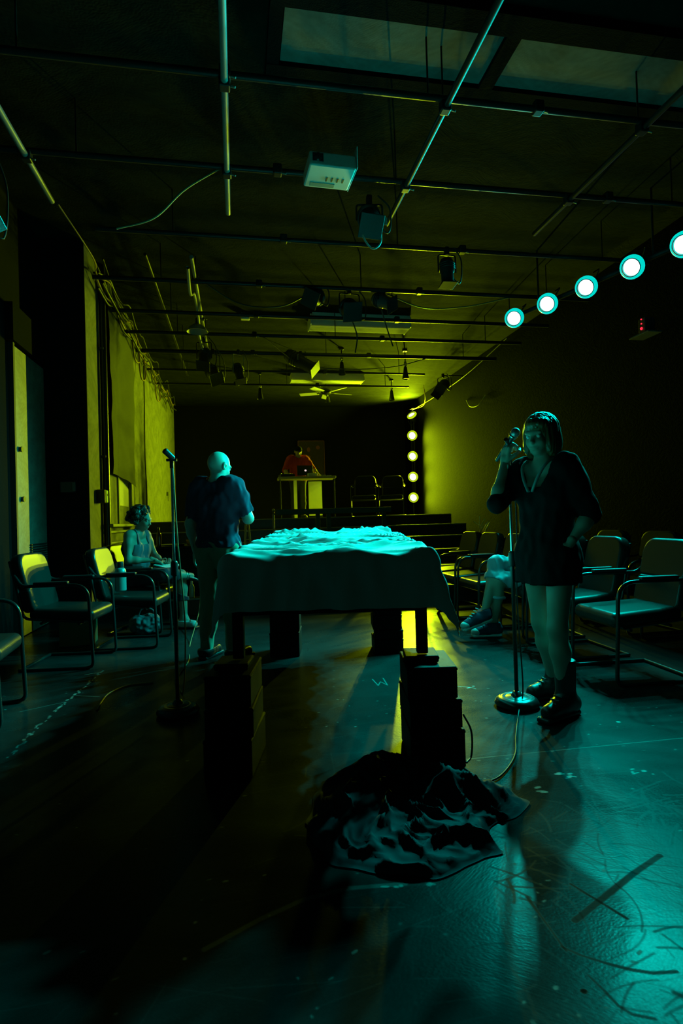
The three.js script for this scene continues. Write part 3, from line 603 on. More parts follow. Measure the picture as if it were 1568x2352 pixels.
// drooping cables between the pipes
for (const [pts, m, label] of [
  [[[.5, 4.02, -9.0], [1.2, 3.86, -9.9], [2.1, 3.80, -9.95], [2.9, 3.86, -9.95], [3.5, 4.02, -9.95]], M.cable, 'long slack cable sagging past the tilted spotlight'],
  [[[2.0, 4.0, -7.06], [2.5, 3.86, -7.1], [3.1, 3.9, -7.1], [3.7, 4.03, -7.06]], M.orangeCable, 'tan slack cable beside the grey-sided lamp'],
  [[[-.4, 4.1, -7.06], [.1, 3.86, -7.2], [.6, 3.82, -7.15], [.95, 3.96, -7.1]], M.cable, 'slack cable from the taped pipe to the lamp cluster'],
  [[[1.55, 3.7, -7.2], [1.62, 3.5, -7.25], [1.6, 3.3, -7.3]], M.cable, 'short cable dangling below the lowest cluster lamp'],
  [[[1.95, 3.85, -7.2], [2.05, 3.62, -7.3], [2.12, 3.4, -7.3]], M.cable, 'short cable dangling below the grey-sided lamp'],
  [[[-.05, 4.05, -4.75], [-.35, 3.86, -4.78], [-.6, 3.62, -4.8], [-.9, 3.52, -4.82]], M.orangeCable, 'tan cable swooping down left of the projector'],
  [[[-1.5, 4.0, -5.4], [-1.4, 3.9, -6.2], [-1.55, 4.1, -7.0], [-1.62, 4.2, -7.4]], M.orangeCable, 'tan slack cable above the black wall end'],
  [[[4.3, 4.12, -12.4], [4.5, 3.9, -12.9], [4.85, 4.0, -14.2], [4.95, 4.2, -15.6]], M.orangeCable, 'tan slack cable reaching the yellow lamp tower'],
  [[[4.9, 4.3, -9.5], [4.8, 4.05, -11.2], [4.95, 4.1, -13.6], [5.0, 4.15, -15.6]], M.paleCable, 'grey slack cable along the right wall to the tower'],
  [[[5.16, 3.6, -11.0], [5.12, 3.45, -11.3], [5.12, 3.5, -11.7], [5.16, 3.7, -12.0]], M.paleCable, 'grey cable loop pinned to the right wall'],
]) single('slack_cable', tube(pts, .009, 60, 6), m, label, 'cable', 'slack cables under the ceiling');
// hook bracket and shelf with red indicator lamps on the right wall
{
  const o = thing('indicator_unit', 'small wall unit with three red indicator lamps on right wall', 'control unit', [5.02, 3.36, -6.2], WEST);
  part('shelf', rbox(.34, .02, .2, .004, 0, -.08, -.04), M.lampGrey, o);
  part('casing', rbox(.12, .20, .14, .01, 0, .03, -.06), M.plastic, o);
  for (const y of [.0, .06, .115]) part('indicator_lamp', new THREE.SphereGeometry(y ? .009 : .017, 12, 8).translate(.0, y, .014), new THREE.MeshPhysicalMaterial({ name: 'red indicator', color: 0x330000, emissive: lin(1, .02, .05), emissiveIntensity: 1.6 }), o, 'glowing red indicator');
}

// ------------------------------------------------------------------ platform things
{
  const o = thing('sound_desk', 'tall sound desk with pale front panels on the platform', 'desk', [1.56, 1.14, -12.6], -.03);
  part('desktop', rbox(1.28, .05, .62, .01, 0, .91, -.12), M.yellowPaint, o);
  part('front_panel', rbox(.30, .76, .004, .0015, .17, .44, .14), M.diffuser, o, 'pale front panel');
  part('base_rail', rbox(.30, .04, .035, .004, .17, .02, .142), M.panel, o);
  part('narrow_panel', rbox(.07, .84, .004, .0015, -.27, .44, .14), M.diffuser, o);
  part('side_post', rbox(.03, .88, .03, .004, .6, .44, .12), M.darkTrim, o);
  part('side_post', rbox(.03, .88, .03, .004, -.6, .44, .12), M.darkTrim, o);
  const l = thing('laptop', 'open black laptop with small glowing emblem on the sound desk', 'laptop', [1.53, 2.08, -12.72], .05);
  part('lid', rbox(.36, .235, .012, .005, 0, .13, .1).rotateX(-.12), M.plastic, l);
  part('keyboard', rbox(.36, .016, .24, .005, 0, .009, -.02), M.plastic, l);
  part('screen_emblem', new THREE.SphereGeometry(.024, 16, 10).scale(1, .9, .12).translate(.01, .13, .107).rotateX(-.12), new THREE.MeshPhysicalMaterial({ name: 'glowing emblem', color: 0x777777, emissive: lin(1, .72, .72), emissiveIntensity: .8 }), l, 'glowing round emblem');
  const c = thing('white_case', 'small white box on the front edge of the sound desk', 'box', [1.68, 2.076, -12.52], .1);
  part('body', rbox(.2, .07, .13, .008, 0, .035, 0), M.white, c); part('knob', cyl(.012, .012, .02, .06, .078, 0), M.plastic, c);
  const m = thing('mixer', 'low mixer with small knobs on the sound desk', 'mixer', [1.12, 2.076, -12.65], .1);
  part('body', rbox(.32, .06, .3, .008, 0, .03, 0), M.plastic, m);
  for (let k = 0; k < 5; k++) part('knob', cyl(.014, .012, .03, -.12 + k * .06, .072, .08 * (k % 2), 12), M.chrome, m);
}
for (const [x, y, z, h] of [[1.93, 2.076, -12.55, .035], [2.05, 2.076, -12.5, .02]]) single('small_case', rbox(.10, h, .08, .005, x, y + h / 2, z), M.trim, 'small pale case at the end of the sound desk', 'case', 'cases at the desk end');
{
  const o = thing('framed_poster', 'dark framed poster with reddish shapes behind the sound desk', 'poster', [2.24, 2.94, ZB + .03]);
  const w = .78, h = 1.06;
  part('sheet', rbox(w - .04, h - .04, .01, .002), std('dark poster print', [.05, .03, .025], .7), o);
  for (const s of [-1, 1]) { part('frame_side', rbox(.02, h, .03, .004, s * w / 2, 0, 0), std('reddish frame', [.25, .09, .05], .5), o); part('frame_rail', rbox(w, .02, .03, .004, 0, s * h / 2, 0), std('reddish frame', [.25, .09, .05], .5), o); }
  for (const [x, y, rx, ry] of [[-.08, .27, .05, .07], [-.1, .05, .08, .05], [.2, .33, .06, .06]]) part('printed_shape', cyl(1, 1, .002, 0, 0, 0, 24).rotateX(Math.PI / 2).scale(rx, ry, 1).translate(x, y, .006), std('reddish print', [.28, .08, .05], .7), o);
}
{
  const o = thing('platform_railing', 'dark green railing board on posts across the platform front', 'railing', [0, 0, -9.3]);
  part('board', rbox(1.95, .09, .05, .01, 1.6, 1.245, 0), M.greenPaint, o);
  for (const x of [1.32, 1.5, 2.45]) part('post', rbox(.07, 1.2 - .57, .05, .006, x, (1.2 + .57) / 2, 0), M.greenPaint, o);
  part('end_post', rod(V(.59, .57, 0), V(.59, 1.22, 0), .016), M.greyPipe, o);
  part('post_cap', new THREE.SphereGeometry(.022, 14, 10).translate(.59, 1.285, 0), M.yellowPaint, o);
  part('post_collar', rod(V(.59, 1.2, 0), V(.59, 1.28, 0), .013), M.pipe, o);
  part('rail', rod(V(.59, 1.215, 0), V(.7, 1.23, 0), .014), M.greenPaint, o);
}
{
  const o = thing('step_ladder', 'narrow yellowish ladder standing beyond the bald man', 'ladder', [.14, .38, -8.6]);
  for (const [x0, x1, z] of [[-.04, -.005, 0], [.07, .01, 0]]) part('rail', rod(V(x0 * 1.2, 0, .05), V(x1, .88, -.05), .014), M.yellowPaint, o);
  for (let k = 0; k < 6; k++) { const t = .1 + k * .14; part('rung', rod(V(-.048 + t * .045, t * .88, .05 - t * .1), V(.084 - t * .075, t * .88, .05 - t * .1), .009), M.yellowPaint, o); }
  part('top_cap', new THREE.SphereGeometry(.035, 16, 10).scale(1, .9, 1).translate(.03, .90, -.05), M.chrome, o);
}

// ------------------------------------------------------------------ people: smooth fields over bones, meshed with surface nets
const cap = (a, b, ra, rb = ra) => ({ a: a.isVector3 ? a : V(...a), b: b.isVector3 ? b : V(...b), ra, rb });
const ell = (c, r, q) => ({ c: c.isVector3 ? c : V(...c), r, qi: q ? q.clone().invert() : null });
const _v = V(0, 0, 0);
function dist(s, x, y, z) {
  if (s.c) {
    _v.set(x - s.c.x, y - s.c.y, z - s.c.z); if (s.qi) _v.applyQuaternion(s.qi);
    const a = _v.x / s.r[0], b = _v.y / s.r[1], c = _v.z / s.r[2], k0 = Math.sqrt(a * a + b * b + c * c), k1 = Math.sqrt((a / s.r[0]) ** 2 + (b / s.r[1]) ** 2 + (c / s.r[2]) ** 2);
    return k1 < 1e-6 ? -Math.min(...s.r) : k0 * (k0 - 1) / k1;
  }
  const bx = s.b.x - s.a.x, by = s.b.y - s.a.y, bz = s.b.z - s.a.z, px = x - s.a.x, py = y - s.a.y, pz = z - s.a.z, l = bx * bx + by * by + bz * bz;
  const t = l > 1e-9 ? Math.max(0, Math.min(1, (px * bx + py * by + pz * bz) / l)) : 0;
  return Math.hypot(px - bx * t, py - by * t, pz - bz * t) - (s.ra + (s.rb - s.ra) * t);
}
const smin = (a, b, k) => { const h = Math.max(k - Math.abs(a - b), 0) / k; return Math.min(a, b) - h * h * k * .25; };
function field(shapes, k, grow = 0, clip, carve, wrinkle) {
  return (x, y, z) => {
    let d = 1e9;
    for (const s of shapes) d = smin(d, dist(s, x, y, z), s.k ?? k);
    d -= grow;
    if (wrinkle) d += wrinkle(x, y, z);
    if (carve) for (const s of carve) d = Math.max(d, -dist(s, x, y, z));
    if (clip) d = Math.max(d, clip(x, y, z));
    return d;
  };
}
function bounds(shapes, pad) {
  const lo = V(1e9, 1e9, 1e9), hi = V(-1e9, -1e9, -1e9);
  for (const s of shapes) for (const [p, r] of s.c ? [[s.c, Math.max(...s.r)]] : [[s.a, s.ra], [s.b, s.rb]]) { lo.min(V(p.x - r, p.y - r, p.z - r)); hi.max(V(p.x + r, p.y + r, p.z + r)); }
  return [lo.subScalar(pad), hi.addScalar(pad)];
}
function nets(f, [lo, hi], cell) {
  const nx = Math.ceil((hi.x - lo.x) / cell) + 2, ny = Math.ceil((hi.y - lo.y) / cell) + 2, nz = Math.ceil((hi.z - lo.z) / cell) + 2, val = new Float32Array(nx * ny * nz);
  const at = (i, j, k) => (k * ny + j) * nx + i;
  for (let k = 0; k < nz; k++) for (let j = 0; j < ny; j++) for (let i = 0; i < nx; i++) val[at(i, j, k)] = f(lo.x + i * cell, lo.y + j * cell, lo.z + k * cell);
  const vid = new Int32Array(nx * ny * nz).fill(-1), pos = [], nor = [], idx = [], C = [[0, 0, 0], [1, 0, 0], [0, 1, 0], [1, 1, 0], [0, 0, 1], [1, 0, 1], [0, 1, 1], [1, 1, 1]], E = [[0, 1], [2, 3], [4, 5], [6, 7], [0, 2], [1, 3], [4, 6], [5, 7], [0, 4], [1, 5], [2, 6], [3, 7]];
  for (let k = 0; k < nz - 1; k++) for (let j = 0; j < ny - 1; j++) for (let i = 0; i < nx - 1; i++) {
    const v = C.map(([a, b, c]) => val[at(i + a, j + b, k + c)]), m = v.filter((q) => q < 0).length;
    if (m === 0 || m === 8) continue;
    let x = 0, y = 0, z = 0, n = 0;
    for (const [a, b] of E) if ((v[a] < 0) !== (v[b] < 0)) { const t = v[a] / (v[a] - v[b]); x += C[a][0] + (C[b][0] - C[a][0]) * t; y += C[a][1] + (C[b][1] - C[a][1]) * t; z += C[a][2] + (C[b][2] - C[a][2]) * t; n++; }
    const X = lo.x + (i + x / n) * cell, Y = lo.y + (j + y / n) * cell, Z = lo.z + (k + z / n) * cell, e = cell * .4;
    vid[at(i, j, k)] = pos.length / 3; pos.push(X, Y, Z);
    const g = V(f(X + e, Y, Z) - f(X - e, Y, Z), f(X, Y + e, Z) - f(X, Y - e, Z), f(X, Y, Z + e) - f(X, Y, Z - e)).normalize(); nor.push(g.x, g.y, g.z);
  }
  const quad = (a, b, c, d, flip) => { if (a < 0 || b < 0 || c < 0 || d < 0) return; flip ? idx.push(a, c, b, b, c, d) : idx.push(a, b, c, c, b, d); };
  for (let k = 1; k < nz - 1; k++) for (let j = 1; j < ny - 1; j++) for (let i = 1; i < nx - 1; i++) {
    const s = val[at(i, j, k)] < 0;
    if (s !== (val[at(i + 1, j, k)] < 0)) quad(vid[at(i, j - 1, k - 1)], vid[at(i, j, k - 1)], vid[at(i, j - 1, k)], vid[at(i, j, k)], !s);
    if (s !== (val[at(i, j + 1, k)] < 0)) quad(vid[at(i - 1, j, k - 1)], vid[at(i, j, k - 1)], vid[at(i - 1, j, k)], vid[at(i, j, k)], s);
    if (s !== (val[at(i, j, k + 1)] < 0)) quad(vid[at(i - 1, j - 1, k)], vid[at(i, j - 1, k)], vid[at(i - 1, j, k)], vid[at(i, j, k)], !s);
  }
  const g = new THREE.BufferGeometry(); g.setAttribute('position', new THREE.Float32BufferAttribute(pos, 3)); g.setAttribute('normal', new THREE.Float32BufferAttribute(nor, 3));
  const uv = new Float32Array(pos.length / 3 * 2); for (let i = 0; i < pos.length / 3; i++) { uv[i * 2] = pos[i * 3] + pos[i * 3 + 2]; uv[i * 2 + 1] = pos[i * 3 + 1]; }
  g.setAttribute('uv', new THREE.BufferAttribute(uv, 2)); g.setIndex(idx);
  return g;
}
const solid = (shapes, k, cell, grow = 0, clip, carve, wrinkle) => nets(field(shapes, k, grow, clip, carve, wrinkle), bounds(shapes, grow + .03), cell);
// a head in its own frame: looks along +z, centre of the skull at 0; turned by q and put at c
function headShapes(c, q, s = 1) {
  const P = (x, y, z) => V(x * s, y * s, z * s).applyQuaternion(q).add(c), R = (r) => r.map((v) => v * s);
  return {
    shapes: [ell(P(0, .022, -.012), R([.076, .092, .096]), q), ell(P(0, -.045, .022), R([.058, .07, .07]), q), ell(P(0, -.092, .05), R([.03, .022, .028]), q), cap(P(0, .0, .083), P(0, -.034, .104), .009 * s, .013 * s), ell(P(.03, -.035, .06), R([.025, .025, .025]), q), ell(P(-.03, -.035, .06), R([.025, .025, .025]), q), ell(P(0, .018, .082), R([.05, .014, .014]), q),
      { ...ell(P(0, -.066, .082), R([.024, .006, .011]), q), k: .008 }, { ...ell(P(0, -.077, .081), R([.02, .007, .011]), q), k: .008 },
      { ...ell(P(.08, -.01, -.008), R([.012, .034, .02]), q), k: .012 }, { ...ell(P(-.08, -.01, -.008), R([.012, .034, .02]), q), k: .012 }],
    carve: [ell(P(.031, -.002, .098), R([.018, .009, .016]), q), ell(P(-.031, -.002, .098), R([.018, .009, .016]), q), ell(P(.09, -.01, -.004), R([.008, .016, .009]), q), ell(P(-.09, -.01, -.004), R([.008, .016, .009]), q)],
    eyes: [P(.031, -.002, .078), P(-.031, -.002, .078)], P,
  };
}
// a hand: wrist point, direction of the fingers, palm normal (fingers curl towards it), side of the thumb
function handShapes(w, dir, palm, thumb, curl = .5, s = 1) {
  const d = V(...dir).normalize(), n = V(...palm).addScaledVector(d, -V(...palm).dot(d)).normalize(), t = V(...thumb).addScaledVector(d, -V(...thumb).dot(d)); t.addScaledVector(n, -t.dot(n)).normalize();
  const at = (a, b, c) => w.clone().addScaledVector(d, a * s).addScaledVector(t, b * s).addScaledVector(n, c * s), out = [cap(w.clone().addScaledVector(d, -.03 * s), at(.02, 0, 0), .026 * s, .024 * s)];
  const roots = [[.085, .031, .072], [.09, .010, .08], [.086, -.011, .074], [.076, -.031, .058]];
  for (const [a, b] of roots) out.push({ ...cap(at(.015, b * .7, 0), at(a - .006, b, 0), .014 * s, .0115 * s), k: .012 });
  roots.forEach(([a, b, len], i) => {
    let p = at(a, b, 0), ang = 0; const segs = [.46, .31, .25];
    segs.forEach((f, j) => { ang += curl * [.9, 1.2, .8][j] * (1 + .06 * i); const q2 = p.clone().addScaledVector(d, Math.cos(ang) * len * f * s).addScaledVector(n, Math.sin(ang) * len * f * s); out.push({ ...cap(p, q2, (.0092 - j * .0008) * s, (.0086 - j * .0009) * s), k: .004 }); p = q2; });
  });
  const t0 = at(.02, .026, .008), t1 = at(.048, .046, .014 + .02 * curl), t2 = at(.072, .048 - .012 * curl, .02 + .045 * curl), t3 = at(.09, .04 - .03 * curl, .022 + .062 * curl);
  out.push({ ...cap(t0, t1, .0135 * s, .0115 * s), k: .008 }, { ...cap(t1, t2, .011 * s, .0095 * s), k: .004 }, { ...cap(t2, t3, .0092 * s, .008 * s), k: .004 });
  return out;
}
function torsoShapes(J, w = 1) {
  const mid = (a, b, t) => a.clone().lerp(b, t), sx = J.shA.clone().sub(J.shB).normalize(), hx = J.hipA.clone().sub(J.hipB).normalize(), o = [];
  o.push(cap(J.hipA, J.hipB, .105 * w), cap(mid(J.pelvis, J.chest, .42).addScaledVector(sx, .055 * w), mid(J.pelvis, J.chest, .42).addScaledVector(sx, -.055 * w), .092 * w));
  o.push(cap(J.chest.clone().addScaledVector(sx, .075 * w), J.chest.clone().addScaledVector(sx, -.075 * w), .108 * w));
  o.push(cap(mid(J.shA, J.neck, .25), mid(J.shB, J.neck, .25), .062 * w));
  for (const [s, sh] of [[1, J.shA], [-1, J.shB]]) {
    const h = J.pelvis.clone().addScaledVector(hx, s * .07 * w), wst = mid(J.pelvis, J.chest, .42).addScaledVector(sx, s * .055 * w), ch = J.chest.clone().addScaledVector(sx, s * .075 * w);
    o.push(cap(h, wst, .10 * w, .092 * w), cap(wst, ch, .092 * w, .105 * w), cap(ch, sh.clone().lerp(J.neck, .2), .10 * w, .062 * w));
  }
  return o;
}
const armShapes = (sh, el, wr, w = 1) => [cap(sh, sh.clone().lerp(el, .3), .056 * w, .05 * w), cap(sh.clone().lerp(el, .25), el, .05 * w, .04 * w), cap(el, el.clone().lerp(wr, .3), .041 * w, .041 * w), cap(el.clone().lerp(wr, .3), wr, .041 * w, .026 * w)];
const legShapes = (hip, kn, an, w = 1) => [cap(hip, kn, .088 * w, .056 * w), cap(kn, kn.clone().lerp(an, .32), .055 * w, .056 * w), cap(kn.clone().lerp(an, .32), an, .056 * w, .036 * w)];
const footShapes = (an, heel, toe, w = 1) => [cap(an, heel, .036 * w, .034 * w), cap(an, toe.clone().lerp(heel, .35), .034 * w, .03 * w), cap(heel, toe, .034 * w, .026 * w)];
function joints(o) { const J = {}; for (const k in o) J[k] = V(...o[k]); return J; }
function quat(yaw, pitch = 0, roll = 0) { return new THREE.Quaternion().setFromEuler(new THREE.Euler(pitch, yaw, roll, 'YXZ')); }
function below(y, wob = 0) { return (x, Y, z) => Y - y - wob * n3(x * 9, 1, z * 9); }
const above = (y) => (x, Y) => y - Y;
const folds = (a, f = 18) => (x, y, z) => a * n3(x * f, y * f * .6, z * f);
function addEyes(head, o) { for (const e of head.eyes) part('eye', new THREE.SphereGeometry(.0125, 12, 8).translate(e.x, e.y, e.z), M.paper, o); }
// shoe along heel -> toe, standing on the height y of its sole
function shoe(o, name, heel, toe, an, y, m, opts = {}) {
  const u = toe.clone().sub(heel), L = u.length(); u.normalize();
  const up = V(0, 1, 0).addScaledVector(u, -u.y).normalize(), H2 = heel.clone(), T2 = toe.clone(), sh = opts.high ?? .12;
  const shapes = [cap(H2.clone().addScaledVector(u, .0).addScaledVector(up, .01), H2.clone().addScaledVector(u, L * .45).addScaledVector(up, .012), .042, .044), cap(H2.clone().addScaledVector(u, L * .45).addScaledVector(up, .012), T2.clone().addScaledVector(u, -.03).addScaledVector(up, -.004), .044, .04), cap(H2.clone().addScaledVector(u, .02).addScaledVector(up, .02), an, .046, .047), cap(an.clone(), an.clone().addScaledVector(V(0, 1, 0), sh - .1), .047, .054)];
  const base = heel.clone().addScaledVector(up, -.038), cut = (x, Y, z) => -((x - base.x) * up.x + (Y - base.y) * up.y + (z - base.z) * up.z) + .004, top = an.clone().addScaledVector(V(0, 1, 0), sh - .085);
  const s = part(name, solid(shapes, .03, .008, .004, (x, Y, z) => Math.max(cut(x, Y, z), (x - top.x) * up.x + (Y - top.y) * up.y + (z - top.z) * up.z)), m, o);
  const side = up.clone().cross(u).normalize(), q = new THREE.Quaternion().setFromRotationMatrix(new THREE.Matrix4().makeBasis(side, up, u)), c = heel.clone().add(toe).multiplyScalar(.5).addScaledVector(up, -.038 + .003);
  part('sole', new RoundedBoxGeometry(.084, .03, L + .06, 4, .0145).applyQuaternion(q).translate(c.x, c.y, c.z), opts.sole ?? M.plastic, s);
  if (opts.cap) part('toe_cap', solid([ell(toe.clone().addScaledVector(u, -.012).addScaledVector(up, -.005), [.046, .036, .05], q)], .01, .006), M.rubber, s, 'pale rubber toe cap');
  if (opts.laces) for (let k = 0; k < 5; k++) { const p = heel.clone().addScaledVector(u, L * (.75 - k * .11)).addScaledVector(up, .04 + k * .014); part('lace', new THREE.CapsuleGeometry(.005, .045, 3, 6).rotateZ(Math.PI / 2).applyQuaternion(q).translate(p.x, p.y, p.z), opts.laces, s); }
  return s;
}

{ // ---- the woman at the right microphone
  const o = thing('person', 'person with bob hair, black dress and boots gripping the right microphone', 'person', [1.695, 0, -2.90], -1.2);
  const J = joints({ pelvis: [.0, .90, 0], chest: [.0, 1.21, -.005], neck: [0, 1.385, .0], hipA: [.085, .86, 0], hipB: [-.085, .86, 0], shA: [.15, 1.34, -.0], shB: [-.15, 1.34, .0], elA: [.225, 1.09, -.08], wrA: [.165, .93, .03], elB: [-.14, 1.16, .235], wrB: [-.185, 1.40, .11], knA: [.09, .475, .05], knB: [-.105, .475, -.06], anA: [.09, .09, .0], anB: [-.135, .09, -.20] });
  const head = headShapes(V(.0, 1.535, .025), quat(.2, .12), .96);
  const hB = handShapes(J.wrB, [.12, .95, -.1], [.2, -.1, -.9], [1, .1, .1], .95), hA = handShapes(J.wrA, [-.35, -.75, .35], [-.9, 0, -.2], [0, .4, 1], .45);
  const bodyS = [...torsoShapes(J, .80), ...armShapes(J.shA, J.elA, J.wrA, .82), ...armShapes(J.shB, J.elB, J.wrB, .86), ...legShapes(J.hipA, J.knA, J.anA, .9), ...legShapes(J.hipB, J.knB, J.anB, .9), ...footShapes(J.anA, V(.09, .05, -.04), V(.10, .04, .15)), ...footShapes(J.anB, V(-.135, .05, -.25), V(-.185, .04, -.07)), cap(V(0, 1.36, -.005), V(0, 1.46, .015), .05, .047)];
  part('body', [solid(bodyS, .035, .011), solid([...head.shapes, cap(V(0, 1.40, .0), V(0, 1.47, .012), .046)], .022, .005, 0, null, head.carve), solid(hB, .01, .0038), solid(hA, .01, .0045)], M.skin, o);
  addEyes(head, o);
  const dressS = [...torsoShapes(J, .80), cap(V(.05, .88, 0), V(.065, .68, .02), .11, .118), cap(V(-.05, .88, 0), V(-.07, .68, -.01), .11, .118)];
  part('dress', solid([...dressS, ...armShapes(J.shA, J.elA, J.wrA, .9).slice(0, 2), ...armShapes(J.shB, J.elB, J.wrB, .9).slice(0, 2)], .05, .011, .018, (x, y, z) => { const v = .05 + (y - 1.24) * .42; return Math.max(.715 + .012 * n3(x * 8, 2, z * 8) - y, y > 1.24 && z > .0 ? v - Math.abs(x) : -1); }, [cap(V(0, 1.40, .0), V(0, 1.6, .03), .07, .09)], folds(.006, 14)), M.blackCloth, o);
  for (const s of [-1, 1]) part('collar_edge', tube([[s * .085, 1.40, .035], [s * .075, 1.36, .09], [s * .045, 1.29, .118], [s * .012, 1.22, .122]], .009, 30, 7), M.steelBottle, o, 'pale edge of the neckline');
  const q = quat(.2, .12), c = V(0, 1.535, .025), P = (x, y, z) => V(x, y, z).applyQuaternion(q).add(c);
  part('hair', solid([ell(P(0, .035, -.022), [.094, .095, .104], q), ell(P(.062, -.045, -.02), [.042, .085, .075], q), ell(P(-.062, -.045, -.02), [.042, .085, .075], q), ell(P(0, -.045, -.07), [.075, .085, .05], q), ell(P(.02, .062, .06), [.062, .034, .05], q)], .03, .006, 0, null, [ell(P(0, -.045, .10), [.05, .075, .07], q)], (x, y, z) => .003 * n3(x * 60, y * 6, z * 60)), M.hairRed, o);
  shoe(o, 'boot', V(.09, .05, -.05), V(.10, .05, .18), J.anA, 0, M.leather, { high: .30, laces: M.cable }); shoe(o, 'boot', V(-.135, .05, -.26), V(-.19, .05, -.04), J.anB, 0, M.leather, { high: .30, laces: M.cable });
}
{ // ---- the bald man by the table
  const o = thing('person', 'bald person in dark purple t-shirt, hand at mouth, beside the table', 'person', [-.16, 0, -4.70], Math.PI - .62);
  const J = joints({ pelvis: [0, .93, 0], chest: [0, 1.25, .02], neck: [0, 1.43, .01], hipA: [.09, .89, 0], hipB: [-.09, .89, 0], shA: [.175, 1.385, .0], shB: [-.175, 1.385, .0], elA: [.245, 1.10, -.03], wrA: [.245, .86, .03], elB: [-.235, 1.13, .10], wrB: [-.08, 1.36, .23], knA: [.11, .49, .03], knB: [-.11, .49, .04], anA: [.12, .08, -.02], anB: [-.13, .08, .0] });
  const head = headShapes(V(.0, 1.565, .05), quat(-.25, .32), 1.02);
  const hB = handShapes(J.wrB, [.25, .9, -.25], [.3, -.1, -1], [1, .1, -.1], .55), hA = handShapes(J.wrA, [0, -1, .1], [-1, 0, 0], [0, 0, 1], .3);
  const bodyS = [...torsoShapes(J, .92), ...armShapes(J.shA, J.elA, J.wrA), ...armShapes(J.shB, J.elB, J.wrB), ...legShapes(J.hipA, J.knA, J.anA), ...legShapes(J.hipB, J.knB, J.anB), ...footShapes(J.anA, V(.12, .04, -.05), V(.14, .035, .15)), ...footShapes(J.anB, V(-.13, .04, -.03), V(-.16, .035, .17)), cap(V(0, 1.40, -.005), V(0, 1.5, .03), .062, .058)];
  part('body', [solid(bodyS, .035, .011), solid([...head.shapes, cap(V(0, 1.44, .01), V(0, 1.5, .032), .058)], .022, .005, 0, null, head.carve), solid(hB, .01, .0038), solid(hA, .01, .0045)], M.skinPale, o);
  addEyes(head, o);
  part('t_shirt', solid([...torsoShapes(J, .94), ...armShapes(J.shA, J.elA, J.wrA, 1.04).slice(0, 2), ...armShapes(J.shB, J.elB, J.wrB, 1.08).slice(0, 2)], .05, .011, .02, (x, y, z) => Math.max(.905 - y, Math.max(V(x, y, z).distanceTo(J.elA), 0) < .075 ? .075 - V(x, y, z).distanceTo(J.elA) : -1, V(x, y, z).distanceTo(J.elB) < .075 ? .075 - V(x, y, z).distanceTo(J.elB) : -1), [cap(V(0, 1.455, .01), V(0, 1.65, .06), .078, .1)], folds(.009, 13)), M.shirtPurple, o);
  part('trousers', solid([cap(J.hipA, J.hipB, .10), cap(V(.05, .95, 0), V(-.05, .95, 0), .10), ...legShapes(J.hipA, J.knA, J.anA, 1.1), ...legShapes(J.hipB, J.knB, J.anB, 1.1)], .03, .011, .014, (x, y) => Math.max(y - .965, .06 - y), null, folds(.008, 12)), M.khaki, o);
  part('belt', solid([cap(V(.055, .945, 0), V(-.055, .945, 0), .118)], .02, .009, 0, (x, y) => Math.abs(y - .95) - .016), M.leather, o);
  shoe(o, 'shoe', V(.12, .05, -.06), V(.14, .05, .16), J.anA, 0, M.leather, { high: .09 }); shoe(o, 'shoe', V(-.13, .05, -.04), V(-.16, .05, .18), J.anB, 0, M.leather, { high: .09 });
}
